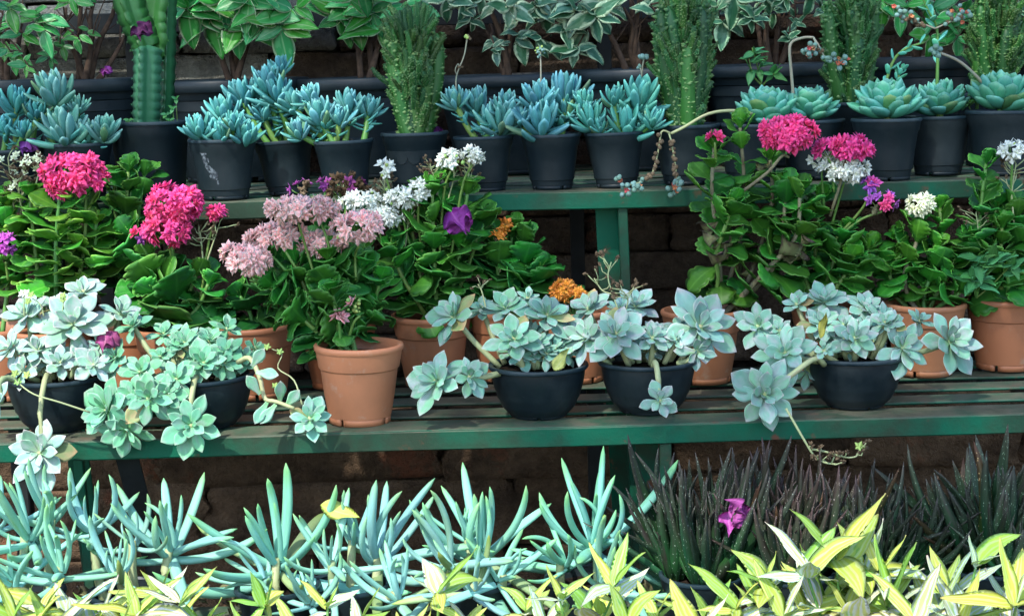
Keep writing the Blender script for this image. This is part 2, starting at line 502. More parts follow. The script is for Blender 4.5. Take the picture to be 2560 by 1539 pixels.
def w_sen(k):
    return lambda t: 0.0375 * k * (0.9 + .3 * t) * math.sqrt(max(0, 1 - max(0, (t - 0.35) / 0.65) ** 2.4)) + 0.003
SENEC = lm('finger_leaf', M_SENECIO, 5, lambda i: leaf_geo(w_sen(1.0 + .1 * i), lambda t: 0.07 * math.sqrt(max(0, 1 - max(0, (t - 0.4) / 0.6) ** 2.4)) + .006, 12, 3, bend=[0.2, 0.8, 0.45, 1.25, -0.3][i], top=0.35))
def w_kal(k):
    return lambda t: (0.07 + 0.37 * math.sin(min(1, max(0, t - .06) / 0.58) * math.pi / 2) ** 1.1) * math.sqrt(max(0, 1 - max(0, (t - 0.55) / 0.45) ** 2.2)) * k + .004
KAL = lm('scalloped_leaf', M_KAL, 6, lambda i: leaf_geo(w_kal([.86, 1.0, .95, 1.1, .9, 1.05][i]), lambda t: 0.045, 20, 2, bend=[0.3, -0.5, 0.7, 0.05, -0.9, -0.2][i], cup=[.16, .22, .30, .10, .08, .34][i],
         wave=[.3, .5, .3, .6, .4, .6][i], teeth=([5, 6, 5, 6, 4, 5][i], [.13, .12, .15, .10, .12, .17][i]), seed=i * 2.1))
DRYL = lm('withered_leaf', M_DRYLEAF, 2, lambda i: leaf_geo(w_kal(.9), lambda t: 0.03, 14, 2, bend=[-1.3, 1.4][i], cup=.7, wave=2.2, teeth=(5, .15), seed=i))
def w_ell(k, p=0.5):
    return lambda t: k * math.sin(math.pi * min(1, max(0, t)) ** p if False else math.pi * t ** p) ** 0.9 * 0.5 + 0.004
FICUS = lm('variegated_leaf', M_FICUS, 4, lambda i: leaf_geo(w_ell([.50, .56, .46, .52][i], .8), lambda t: 0.012, 12, 2, bend=[-.3, .15, -.6, .05][i], cup=[.15, .22, .1, .25][i], wave=.3, seed=i))
FICUS2 = lm('cream_edged_leaf', M_FICUS2, 3, lambda i: leaf_geo(w_ell([.50, .56, .46][i], .75), lambda t: 0.012, 12, 2, bend=[-.3, .3, -.8][i], cup=[.25, .35, .15][i], wave=.5, seed=i))
WEED = lm('weed_leaf', M_WEED, 2, lambda i: leaf_geo(lambda t: .26 * math.sin(math.pi * t ** .6) + .004, lambda t: 0.012, 10, 2, bend=[-.3, .2][i], cup=.25, wave=.3))
def w_lance(k):
    return lambda t: k * (min(1, t / .12) ** .6) * (1 - t) ** .75 + .002
GAST = lm('spear_leaf', M_GAST, 4, lambda i: leaf_geo(w_lance([.078, .09, .07, .10][i]), lambda t: 0.055 * (1 - t) ** .6 + .004, 10, 2, bend=[.25, .5, -.2, .75][i], cup=.35, top=.1))
def w_bam(k):
    return lambda t: k * (math.sin(math.pi * t ** .62) ** .9) + .003
BAMB = lm('striped_leaf', M_BAMBOO, 5, lambda i: leaf_geo(w_bam([.13, .19, .24, .11, .17][i]), lambda t: 0.008, 12, 2, bend=[-.35, .1, -.8, .3, -.15][i], cup=[.35, .2, .3, .5, .15][i], wave=.2, seed=i))
BRACT = lm('papery_bract', M_BRACT, 3, lambda i: leaf_geo(lambda t: .48 * math.sin(math.pi * (t * .94 + .05) ** .8) + .01, lambda t: 0.01, 14, 3, bend=[.9, -.6, 1.3][i], cup=.35, wave=3.5, seed=i * 2))
YLEAF = lm('fallen_leaf', M_YELLOWLEAF, 1, lambda i: leaf_geo(w_ell(.42, .75), lambda t: 0.01, 12, 2, bend=.7, cup=.4, wave=.8))

def floret(mat, layers, seed):
    rr = random.Random(seed)
    gs = []
    pet = leaf_geo(lambda t: .37 * math.sin(math.pi * min(1, t * .93 + .07) ** .75) + .01, lambda t: .03, 4, 1, bend=.35, cup=.25)
    for n, tilt, L, z in layers:
        for k in range(n):
            a = 2 * math.pi * (k + rr.uniform(-.15, .15)) / n + z * 7
            e = R(tilt + rr.uniform(-8, 8))
            d = Vector((math.cos(a) * math.sin(e), math.sin(a) * math.sin(e), math.cos(e)))
            nn = Vector((-math.cos(a) * math.cos(e), -math.sin(a) * math.cos(e), math.sin(e)))
            gs.append(xform(pet, frame(Vector((0, 0, z)), d, nn, L * rr.uniform(.85, 1.1))))
    g = join(*gs)
    return mk('floret', g[0], g[1], mat, g[2])
DOUBLE = [(6, 88, .54, .0), (5, 68, .42, .06), (4, 40, .27, .10)]
SINGLE = [(5, 80, .52, .0), (4, 50, .30, .05)]
FL = {'pink': [floret(M_PINK, DOUBLE, i) for i in range(3)], 'pale': [floret(M_PALEPINK, DOUBLE, i + 5) for i in range(3)],
      'white': [floret(M_WHITE, SINGLE, i + 9) for i in range(2)] + [floret(M_WHITE, DOUBLE, 15)], 'orange': [floret(M_ORANGE, DOUBLE, i + 20) for i in range(2)],
      'purple': [floret(M_PURPLE, SINGLE, i + 30) for i in range(2)], 'coral': [floret(M_CORAL, [(5, 35, .6, 0), (5, 55, .35, .1)], 40)],
      'yellow': [floret(M_BUD, [(5, 80, .5, 0)], 41)],
      'dry': [floret(M_DRY, [(5, 20, .55, 0), (4, 60, .4, .05), (3, 110, .4, 0)], 42), floret(M_DRY, [(4, 35, .6, 0), (3, 150, .4, 0)], 43)]}
def ball(mat, name):
    g = lathe([(0.001, -.5), (.25, -.42), (.42, -.2), (.45, .05), (.33, .3), (.12, .47), (.001, .52)], 8)
    return mk(name, g[0], g[1], mat, g[2])
BUD = ball(M_BUD, 'bud')
MEALY = ball(M_MEALY, 'mealy_bud')
POD = ball(M_DRY, 'seed_pod')

# ------------------------------------------------------------------ the setting
def plane(name, x0, x1, y0, y1, z, mat, kind='structure'):
    n = 24
    V, F, UV = [], [], []
    for j in range(n + 1):
        for i in range(n + 1):
            V.append((x0 + (x1 - x0) * i / n, y0 + (y1 - y0) * j / n, z)); UV.append((i / n, j / n))
    for j in range(n):
        for i in range(n):
            a = j * (n + 1) + i
            F.append((a, a + 1, a + n + 2, a + n + 1))
    o = add(name, mk(name, V, F, mat, UV), None, Matrix.Identity(4))
    o['kind'] = kind
    return o
plane('ground', -60, 60, -60, 60, 0.0, M_GROUND)

LOWY, LOWZ = 0.0, 0.55
UPY, UPZ = 0.44, 0.879
BASEZ, BASEY = 0.27, -0.40
WALLY = 1.28

def rough_block(seed, cuts=9, amp=0.06, round_=0.06):
    """a weathered block filling the unit cube; its face towards -Y is rough"""
    V, F, UV = [], [], []
    idx = {}
    n = cuts
    def vid(i, j, k):
        key = (i, j, k)
        if key not in idx:
            p = Vector((i / n - .5, j / n - .5, k / n - .5))
            q = Vector(p)
            for ax in range(3):
                m = max(abs(p[(ax + 1) % 3]), abs(p[(ax + 2) % 3]))
                if abs(p[ax]) > .49:
                    q[ax] *= 1 - round_ * max(0, (m - .3) / .2) ** 2 * .5
            q += Vector(mnoise.noise_vector(p * 3.1 + Vector((seed * 7.3, seed * 3.1, seed)))) * amp * .6
            q += Vector(mnoise.noise_vector(p * 8 + Vector((seed * 2.3, seed * 5.1, 9)))) * amp * .35
            q += Vector(mnoise.noise_vector(p * 19 + Vector((seed, 2, seed * 4.4)))) * amp * .35
            idx[key] = len(V)
            V.append(q); UV.append((p.x + .5, p.z + .5))
        return idx[key]
    for ax in range(3):
        for side in (0, n):
            for a in range(n):
                for b in range(n):
                    def pt(u, v):
                        c = [0, 0, 0]
                        c[ax] = side; c[(ax + 1) % 3] = u; c[(ax + 2) % 3] = v
                        return vid(*c)
                    f = (pt(a, b), pt(a + 1, b), pt(a + 1, b + 1), pt(a, b + 1))
                    F.append(f if side else f[::-1])
    return V, F, UV

wall = thing('garden_wall', 'rough weathered wall of brown brick and grey render behind the plant stand', 'wall', (0, WALLY + .1, 0))
BLK = [rough_block(i) for i in range(5)]
ME_BRICK = [mk('brick', b[0], b[1], M_BRICK, b[2]) for b in BLK]
ME_REND = [mk('stone', b[0], b[1], M_RENDER, b[2]) for b in BLK]
g = rough_block(3, 8, .01, 0.0)
o = addp('mortar', [(v[0] * 8.0, WALLY + .16 + v[1] * .12, 1.25 + v[2] * 2.5) for v in g[0]], g[1], M_MORTAR, wall, (0, WALLY + .16, 0), g[2])
z = 0.40
while z < 1.9:
    h, Lr = (0.088, 0.235) if z < .95 else (.125, .30)
    x = -1.55 - rnd.uniform(0, Lr)
    while x < 1.55:
        L = Lr * rnd.uniform(.8, 1.2)
        grey = 0.95 < z < 1.32 and x < -.62 or rnd.random() < .03
        me = rnd.choice(ME_REND if grey else ME_BRICK)
        Mx = Matrix.Translation((x + L / 2, WALLY + .07 + rnd.uniform(-.014, .012), z + h / 2)) @ Matrix.Rotation(R(rnd.uniform(-1.2, 1.2)), 4, 'Y') @ Matrix.Diagonal((L - .004, .10, h - .003, 1))
        add('brick', me, wall, Mx)
        x += L
    z += h
low = thing('low_stone_wall', 'low rough brown stone wall with cracks, seen under the lower shelf', 'wall', (0, .66, 0))
zz = [0.0, .17, .31, .44]
for q in range(3):
    x = -1.5 - rnd.uniform(0, .4)
    while x < 1.5:
        L = rnd.uniform(.32, .62)
        h = zz[q + 1] - zz[q]
        Mx = Matrix.Translation((x + L / 2, .70 + rnd.uniform(-.012, .012), zz[q] + h / 2)) @ Matrix.Rotation(R(rnd.uniform(-2, 2)), 4, 'Y') @ Matrix.Diagonal((L + .004, .14, h + .004, 1))
        add('stone', rnd.choice(ME_BRICK), low, Mx, (1.35, 1.2, 1.0))
        x += L

# --- the stepped green stand
stand = thing('stepped_plant_stand', 'green painted slatted metal plant stand with stepped shelves, paint rubbed and rusty', 'plant stand', (0, 0, 0))
def bar(name, x0, x1, y0, y1, z0, z1, mat, wob=0.0012, nx=40, ch=0.002, rot=None, rng=random.Random(3)):
    """a chamfered bar along X with slightly uneven edges"""
    prof = [(y0 + ch, z0), (y1 - ch, z0), (y1, z0 + ch), (y1, z1 - ch), (y1 - ch, z1), (y0 + ch, z1), (y0, z1 - ch), (y0, z0 + ch)]
    V, F, UV = [], [], []
    s = rng.uniform(0, 50)
    for i in range(nx + 1):
        x = x0 + (x1 - x0) * i / nx
        dz = mnoise.noise(Vector((x * 2.5 + s, 0, 0))) * wob * 2
        for k, (y, z) in enumerate(prof):
            d = mnoise.noise(Vector((x * 18 + s, k * 3.7, 0))) * wob * .5
            V.append((x, y + d, z + d + dz)); UV.append((i / nx, k / 8))
    for i in range(nx):
        for k in range(8):
            k2 = (k + 1) % 8
            F.append((i * 8 + k, i * 8 + k2, (i + 1) * 8 + k2, (i + 1) * 8 + k))
    F.append(tuple(range(8))[::-1]); F.append(tuple(nx * 8 + k for k in range(8)))
    F = [f[::-1] for f in F]
    return addp(name, V, F, mat, stand, (0, (y0 + y1) / 2, (z0 + z1) / 2), UV, smooth=False)

XA, XB = -1.6, 1.6
# lower shelf: an angle-iron front beam with a wide top flange, then slats
bar('front_beam', XA, XB, LOWY, LOWY + .070, LOWZ - .005, LOWZ, M_GREEN, ch=.001)
bar('front_beam', XA, XB, LOWY - .0015, LOWY + .006, LOWZ - .0315, LOWZ - .0008, M_GREEN)
for y0 in (.110, .205, .303, .400):
    bar('slat', XA, XB, y0, y0 + .055, LOWZ - .006, LOWZ - .001, M_GREEN)
# upper shelf
bar('front_beam', XA, XB, UPY, UPY + .07, UPZ - .005, UPZ, M_GREEN, ch=.001)
bar('front_beam', XA, XB, UPY - .0015, UPY + .006, UPZ - .0325, UPZ - .0008, M_GREEN)
for y0 in (.55, .645, .74, .835, .93, 1.025, 1.12):
    bar('slat', XA, XB, y0, y0 + .055, UPZ - .006, UPZ - .001, M_GREEN)
# bottom shelf
bar('front_beam', XA, XB, BASEY, BASEY + .05, BASEZ - .035, BASEZ, M_GREEN)
for y0 in (-.31, -.215, -.12, -.03):
    bar('slat', XA, XB, y0, y0 + .055, BASEZ - .006, BASEZ - .001, M_GREEN)
# dark rail of the tier above, against the wall
RZ0, RZ1 = P(1280, 58, 1.08).z, P(1280, 6, 1.08).z
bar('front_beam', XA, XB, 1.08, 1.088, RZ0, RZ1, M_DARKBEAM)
for y0 in (1.092, 1.155, 1.218):  # unseen slats added to shade the wall and back shelf below
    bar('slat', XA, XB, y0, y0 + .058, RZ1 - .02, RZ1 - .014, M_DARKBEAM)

def strut(name, p0, p1, w, d, mat=M_GREEN):
    """flat bar from p0 to p1, w wide across X, d deep"""
    p0, p1 = Vector(p0), Vector(p1)
    ax = (p1 - p0).normalized()
    xx = Vector((1, 0, 0)); xx = (xx - ax * xx.dot(ax)).normalized()
    yy = ax.cross(xx)
    V, UV = [], []
    for p in (p0, p0.lerp(p1, .33), p0.lerp(p1, .66), p1):
        for a, b in ((-.5, -.42), (-.42, -.5), (.42, -.5), (.5, -.42), (.5, .42), (.42, .5), (-.42, .5), (-.5, .42)):
            V.append(p + xx * a * w + yy * b * d); UV.append((a + .5, b + .5))
    F = []
    for i in range(3):
        for k in range(8):
            F.append((i * 8 + k, i * 8 + (k + 1) % 8, i * 8 + 8 + (k + 1) % 8, i * 8 + 8 + k))
    F += [tuple(range(8))[::-1], tuple(range(24, 32))]
    return addp(name, V, F, mat, stand, p0, UV, smooth=False)

for X in (-.615, .215, 1.10):
    xt = X
    # lower tier: upright at the front, brace leaning back, rear upright
    if X > 0:
        strut('leg', (xt + .018, .012, LOWZ - .033), (xt + .018, .012, 0), .018, .018)
    strut('brace', (xt - .008, .05, LOWZ - .008), (xt + .055 if X < 0 else xt + .012, .20, 0), .036, .006, M_DARKBEAM if X < 0 else M_GREEN)  # left brace coloured dark to stand in for its shade
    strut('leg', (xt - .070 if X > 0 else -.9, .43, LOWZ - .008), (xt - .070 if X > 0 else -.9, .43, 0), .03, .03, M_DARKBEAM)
    strut('cross_bar', (xt, .0725, LOWZ - .0125), (xt, .455, LOWZ - .0125), .02, .010)
    # upper tier
    xt = X if X > 0 else -.80
    strut('leg', (xt - .012, UPY + .014, UPZ - .034), (xt + .008, UPY + .02, 0), .017, .017)
    strut('brace', (xt - .040, UPY + .05, UPZ - .008), (xt - .006, UPY + .12, 0), .040, .006)
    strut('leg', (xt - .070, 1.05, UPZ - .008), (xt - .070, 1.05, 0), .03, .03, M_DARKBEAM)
    strut('cross_bar', (xt, UPY + .0725, UPZ - .0125), (xt, 1.17, UPZ - .0125), .02, .010)
    strut('leg', (xt, BASEY + .03, BASEZ - .036), (xt, BASEY + .03, 0), .03, .03)
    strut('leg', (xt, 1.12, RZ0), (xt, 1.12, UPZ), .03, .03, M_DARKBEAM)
for xx in (.56, -.26):
    strut('cross_bar', (xx, .0725, LOWZ - .0125), (xx + .02, .455, LOWZ - .0125), .016, .010)

# --- unseen tree added behind the viewer, its crown shaped to shade the stand (its ragged lower edge lets the sun onto the bottom row and the lower left)
def unseen_shade_tree():
    rr = random.Random(77)
    e1 = Vector((-SDIR.y, SDIR.x, 0)).normalized()          # level, across the sun
    e1 = e1 if e1.x > 0 else -e1
    e2 = SDIR.cross(e1); e2 = e2 if e2.z > 0 else -e2       # upwards across the sun
    base = Vector((-4.4, -1.85, 0))
    t = thing('unseen_shade_tree', 'unseen broad leafy tree added behind the viewer to shade the plant stand', 'tree', base)
    g0 = [tuple(v) for v in leaf_geo(lambda u: .24 * math.sin(math.pi * u) + .01, lambda u: .01, 3, 1, cup=.2)[0]]
    lg = leaf_geo(lambda u: .24 * math.sin(math.pi * u) + .01, lambda u: .01, 3, 1, cup=.2)
    V, F, UV = [], [], []
    n = 0
    while n < 6200:
        a, h, d = rr.uniform(-2.6, 2.6), rr.uniform(.0, 2.7), rr.uniform(3.6, 5.4)
        edge = EDGE(a) + .07 * mnoise.noise(Vector((a * 4, d * 2, 3))) + .05 * mnoise.noise(Vector((a * 11, d * 5, 7)))
        if h < edge:
            continue
        hole = mnoise.noise(Vector((a * 2.6, h * 2.6, 1.5)))
        if hole > .50 - .30 * max(0, 1 - (h - edge) / .35) and rr.random() < .9:
            continue
        p = e1 * a + e2 * h + SDIR * d
        M = frame(p, jit(1, rr), jit(1, rr) + SDIR, rr.uniform(.09, .15))
        o = len(V)
        V += [M @ Vector(v) for v in g0]
        F += [tuple(q + o for q in f) for f in lg[1]]
        UV += lg[2]
        n += 1
    c = SDIR * 4.5 + e2 * 1.3
    me = addp('crown', V, F, M_WEED, t, c, UV)
    tr = smooth_path([base, base + Vector((-.1, -.2, 1.6)), e1 * -2.6 + e2 * 1.0 + SDIR * 4.2, c + e2 * .3], 14)
    g = tube(tr, [.14 - .09 * i / 14 for i in range(15)], 10)
    addp('trunk', g[0], g[1], M_BARK, t, base, g[2])
    for k in range(9):
        q = c + e1 * rr.uniform(-2, 2) + e2 * rr.uniform(-.4, 1.0) + SDIR * rr.uniform(-.5, .6)
        b = tr[rr.randint(9, 13)]
        g = tube(smooth_path([b, b.lerp(q, .5) + jit(.15, rr), q], 8), [.035 - .003 * i for i in range(9)], 6)
        addp('limb', g[0], g[1], M_BARK, t, b, g[2])
def EDGE(a):
    """lower outline of the crown across the sun"""
    u = max(0.0, min(1.0, (a + .52) / .22))
    return .44 * (1 - u) + .29 * u - .10 * max(0, min(1, (a - .42) / .15))
unseen_shade_tree()

# ------------------------------------------------------------------ pots
def pot_meshes(r, rb, h, mat, kind):
    """rim radius r, base radius rb, height h -> body, rim, foot, soil meshes (origin at the base centre)"""
    if kind == 'nursery':
        band = h * .80
        rr = lambda z: rb + (r * .93 - rb) * z / h
        prof = [(.001, .006), (rb * .92, .006), (rb, .0065), (rr(h * .16) - .0006, h * .155), (rr(h * .16) + .0012, h * .17), (rr(h * .45), h * .45), (rr(band), band - .003), (rr(band) + .0022, band + .001),
                (rr(h) + .0022, h - .004), (rr(h) - .002, h - .004), (rr(h * .7) - .003, h * .7)]
        rim = [(rr(h) + .001, h - .006), (r - .001, h - .0055), (r, h - .003), (r - .001, h), (r - .005, h + .0004), (rr(h) - .003, h - .003)]
    elif kind == 'terra':
        rr = lambda z: rb + (r * .93 - rb) * z / h
        prof = [(.001, .010), (rb * .95, .010), (rb, .011), (rr(h * .35), h * .35), (rr(h * .69), h * .69), (rr(h * .705) + .0025, h * .71), (rr(h) + .0028, h - .006), (rr(h) - .003, h - .006), (rr(h * .6) - .003, h * .6)]
        rim = [(rr(h) + .002, h - .009), (r - .001, h - .0085), (r, h - .006), (r, h - .002), (r - .0015, h), (r - .006, h + .0005), (rr(h) - .004, h - .003), (rr(h * .8) - .004, h * .8)]
    elif kind == 'bowl':
        def rr(z):
            u = z / h
            return rb + (r * .93 - rb) * math.sin(min(1, u * 1.02) * math.pi / 2) ** .75
        prof = [(.001, .004), (rb * .9, .004)] + [(rr(h * k / 14) + (.0012 if k in (2, 3, 5) else 0), .003 + (h - .006) * k / 14) for k in range(15)] + [(rr(h) - .003, h - .005), (rr(h * .7) - .003, h * .7)]
        rim = [(rr(h) - .001, h - .008), (r - .002, h - .007), (r, h - .004), (r - .001, h - .0005), (r - .006, h), (rr(h) - .004, h - .003)]
    else:   # large pot with a heavy flared rim
        rr = lambda z: rb + (r * .93 - rb) * z / h
        prof = [(.001, .01), (rb, .01), (rr(h * .4), h * .4), (rr(h * .70), h * .70), (rr(h * .70) + .003, h * .705), (rr(h * .80), h * .80), (rr(h * .80) + .003, h * .81), (rr(h) + .003, h - .01), (rr(h) - .003, h - .01), (rr(h * .8) - .004, h * .75)]
        rim = [(rr(h) + .002, h - .024), (r - .001, h - .024), (r + .001, h - .020), (r + .002, h - .004), (r - .001, h), (r - .010, h + .0005), (rr(h) - .004, h - .01)]
    b = lathe(prof, 56)
    body = mk('pot', b[0], b[1], mat, b[2])
    body.set_sharp_from_angle(angle=R(28))
    body['h'] = h
    q = lathe(rim, 56)
    rimm = mk('rim', q[0], q[1], mat, q[2])
    rimm.set_sharp_from_angle(angle=R(50))
    # foot ring with gaps
    gs = []
    z1 = .007 if kind == 'nursery' else .0115 if kind == 'large' else (.012 if kind == 'terra' else .005)
    for s in range(4):
        V, F, UV = [], [], []
        n = 9
        for i in range(n + 1):
            a = 2 * math.pi * (s + .04 + .92 * i / n) / 4
            for rad, zz in ((rb * .99, z1), (rb * .975, 0), (rb * .86, 0), (rb * .86, z1)):
                V.append((rad * math.cos(a), rad * math.sin(a), zz)); UV.append((i / n, .5))
        for i in range(n):
            for k in range(4):
                F.append((i * 4 + k, i * 4 + 4 + k, i * 4 + 4 + (k + 1) % 4, i * 4 + (k + 1) % 4))
        F += [(0, 1, 2, 3), (n * 4 + 3, n * 4 + 2, n * 4 + 1, n * 4)]
        gs.append((V, F, UV))
    f = join(*gs)
    foot = mk('foot', f[0], f[1], mat, f[2])
    # soil: lumpy disc
    sr = rr(h * .86) - .002
    V, F, UV = [(0, 0, h * .88)], [], [(.5, .5)]
    for ring in range(1, 6):
        for k in range(24):
            a = 2 * math.pi * k / 24
            rad = sr * ring / 5
            x, y = rad * math.cos(a), rad * math.sin(a)
            V.append((x, y, h * .86 + (.006 * mnoise.noise(Vector((x * 70, y * 70, r * 50))) if ring < 5 else -.002))); UV.append((x, y))
    for k in range(24):
        F.append((0, 1 + k, 1 + (k + 1) % 24))
    for ring in range(4):
        for k in range(24):
            a = 1 + ring * 24
            F.append((a + k, a + 24 + k, a + 24 + (k + 1) % 24, a + (k + 1) % 24))
    soil = mk('soil', V, F, M_SOIL, UV)
    return body, rimm, foot, soil

POT_S = pot_meshes(.0555, .037, .099, M_BLACKPOT, 'nursery')
POT_M = pot_meshes(.0625, .043, .108, M_BLACKPOT, 'nursery')
POT_L = pot_meshes(.0775, .058, .130, M_BLACKPOT, 'nursery')
POT_T = pot_meshes(.0715, .050, .125, M_TERRA, 'terra')
POT_B = pot_meshes(.081, .047, .083, M_BOWL, 'bowl')
POT_X = pot_meshes(.140, .095, .208, M_BLACKPOT, 'large')

def pot(root, meshes, loc, rotz=None, tilt=(0, 0), color=None, s=1.0, sz=1.0):
    rz = rnd.uniform(0, 6.28) if rotz is None else rotz
    if tilt == (0, 0) and meshes is not POT_X:
        tilt = (rnd.gauss(0, .007), rnd.gauss(0, .013))
    Mx = Matrix.Translation(loc) @ Matrix.Rotation(tilt[0], 4, 'X') @ Matrix.Rotation(tilt[1], 4, 'Y') @ Matrix.Rotation(rz, 4, 'Z') @ Matrix.Diagonal((s, s, s * sz, 1))
    b = add('pot', meshes[0], root, Mx, color)
    LOC[b.name] = Vector((0, 0, 0))
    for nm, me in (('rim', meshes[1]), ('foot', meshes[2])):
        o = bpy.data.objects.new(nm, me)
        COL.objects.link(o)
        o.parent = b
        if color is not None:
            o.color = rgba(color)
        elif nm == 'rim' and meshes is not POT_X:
            o.color = (2.0, 2.1, 2.2, 1)  # lighter tint on black rims stands in for their highlight
    add('soil', meshes[3], root, Mx)
    return b

def rosette(root, c, axis, rad, n, meshes, name='leaf', th=(12, 98), lmin=.30, color=None, stem=None, stem_r=.004, stem_mat=None, wide=1.0, drop=.22, pexp=.75, rr=None, jitter=.10, lvar=.1):
    """spiral of leaves about an axis; the part is the heart with its stem, the leaves are its children"""
    rr = rr or rnd
    c, axis = Vector(c), Vector(axis).normalized()
    ref = axis.cross(Vector((0.31, 0.2, 0.93)))
    if ref.length < .1:
        ref = axis.cross(Vector((1, 0, 0)))
    ref.normalize()
    ref2 = axis.cross(ref)
    pts = smooth_path(stem + [c], 10) if stem else [c - axis * rad * .3, c - axis * rad * .12, c]
    g = tube(pts, [stem_r * (1.15 - .25 * i / len(pts)) for i in range(len(pts))], 7)
    part = addp('rosette', g[0], g[1], stem_mat or M_STEMPALE, root, c, g[2])
    a0 = rr.uniform(0, 6.28)
    for k in range(n):
        u = (k + .5) / n
        az = a0 + k * 2.39996 + rr.uniform(-.15, .15)
        e = R(th[0] + (th[1] - th[0]) * u ** pexp + rr.uniform(-7, 7))
        rd = ref * math.cos(az) + ref2 * math.sin(az)
        d = axis * math.cos(e) + rd * math.sin(e) + jit(jitter, rr)
        nn = axis * math.sin(e) - rd * math.cos(e) + jit(jitter, rr)
        L = rad * (lmin + (1 - lmin) * u ** .55) * rr.uniform(1 - lvar, 1 + lvar)
        pos = c - axis * rad * drop * u + rd * rad * .03
        cc = None
        if color is not None:
            f = rr.uniform(.92, 1.08)
            cc = (color[0] * f, color[1] * f, color[2] * f)
        if u > .6 and rr.random() < .07:              # an older leaf turning yellow or brown
            f = rr.uniform(.6, 1.05)
            cc = (1.35 * f, .88 * f, .48 * f)
        add(name, rr.choice(meshes), part, frame(pos, d, nn, L, wide * rr.uniform(.85, 1.15)), cc)
    return part

def stalk(root, pts, r0, r1, mat=None, name='flower_stalk', sides=6, n=16):
    pp = smooth_path(pts, n)
    g = tube(pp, [r0 + (r1 - r0) * i / n for i in range(n + 1)], sides)
    return addp(name, g[0], g[1], mat or M_STALK, root, pp[0], g[2]), pp

# ================================================================== upper shelf, front row: blue chalk plants
def up_pot_loc(px, Y):
    p = P(px, 470, Y)
    return Vector((p.x, Y, UPZ + .001))

def chalk_plant(label, px, heads, Y=.525, meshes=POT_S, tilt=(0, 0), extra=None, s=1.0, seed=0, mark=None):
    rr = random.Random(seed)
    loc = up_pot_loc(px, Y)
    t = thing('potted_blue_chalk_succulent', label, 'potted succulent', loc, 'blue succulents in black pots on the upper shelf')
    pot(t, meshes, loc, tilt=tilt, s=s)
    top = loc + Vector((0, 0, .088 * s))
    pt = (rr.uniform(.8, 1.35), rr.uniform(.92, 1.08), rr.uniform(.88, 1.06))
    k = mpp(Y, 1.0)
    for i, (hx, hy, hr) in enumerate(heads):
        y = Y + rr.uniform(-.035, .03) + (-.02 if hy > 270 else .02)
        c = P(hx, hy + hr * .62, y)
        rad = hr * k * 1.12 * rr.uniform(.88, 1.12)
        base = top + Vector((rr.uniform(-.02, .02) + (c.x - loc.x) * .35, rr.uniform(-.02, .02), 0))
        mid = base.lerp(c, .5) + Vector((0, 0, -.006))
        ax = Vector(((c.x - loc.x) * 3.0, -.28 + (y - Y) * 3, 1.0))
        p = rosette(t, c, ax, rad * 1.30, rr.randint(19, 24), CHALK, th=(3, 66), lmin=.62, color=pt, stem=[base, mid], stem_r=.0055, stem_mat=M_STEM, pexp=.9, drop=.30, wide=.95, rr=rr)
        # older leaves down the stem
        d = (c - base)
        if d.length > .03:
            for j in range(int(d.length / .007)):
                q = base.lerp(c, rr.uniform(.25, .9))
                a = rr.uniform(0, 6.28)
                dd = Vector((math.cos(a), math.sin(a) * .8, rr.uniform(-.1, .6)))
                add('leaf', rr.choice(CHALK), p, frame(q, dd, Vector((0, 0, 1)), rad * rr.uniform(.6, .95), 1.0), (.72, .86, .74))
    return t, loc, top

chalk_plant('blue fleshy leaved succulent in a black pot cut off by the left edge', 42, [(38, 235, 52), (92, 262, 38), (15, 300, 40), (60, 315, 30)], seed=1, Y=.50)
chalk_plant('blue succulent with one raised head, black pot left of the three-ribbed column cactus', 202, [(135, 205, 58), (160, 300, 62), (218, 318, 48), (262, 305, 50), (195, 250, 34), (105, 268, 38)], seed=2, meshes=POT_M, Y=.50)
t4, l4, _ = chalk_plant('low blue succulent in a black pot with a white scuff mark on its side', 562, [(560, 258, 52), (500, 298, 52), (553, 318, 40), (612, 312, 54), (585, 290, 36)], seed=3, meshes=POT_M, Y=.49)
chalk_plant('tall blue succulent in the black pot that leans over to the left', 722, [(672, 178, 58), (690, 212, 48), (640, 210, 52), (605, 218, 50), (655, 265, 36), (700, 150, 40)], seed=4, tilt=(0, R(-3.5)), Y=.56)
chalk_plant('sprawling blue succulent with bare green stems, black pot right of the leaning one', 866, [(732, 238, 46), (778, 222, 38), (800, 262, 54), (746, 308, 44), (872, 240, 52), (920, 252, 44), (850, 280, 36)], seed=5, meshes=POT_S, Y=.50)
t8, l8, top8 = chalk_plant('blue succulent with a curled seed stalk, black pot right of the bushy castle cactus', 1214, [(1138, 230, 46), (1190, 238, 54), (1252, 280, 60), (1264, 246, 42), (1215, 318, 28)], seed=6, meshes=POT_S, Y=.50)
t9, l9, top9 = chalk_plant('blue succulent with a round green flower head on an upright stalk, black pot', 1381, [(1342, 222, 50), (1412, 202, 62), (1350, 282, 62), (1415, 266, 42), (1300, 275, 40), (1440, 240, 40)], seed=7, meshes=POT_S, Y=.50)
t10, l10, top10 = chalk_plant('widest spreading blue succulent with a thin blue bud stalk, left of the drooping stems', 1542, [(1474, 272, 56), (1460, 240, 38), (1598, 222, 62), (1535, 226, 44), (1566, 290, 56), (1602, 298, 38), (1632, 282, 42), (1500, 305, 30)], seed=8, meshes=POT_S, Y=.50)

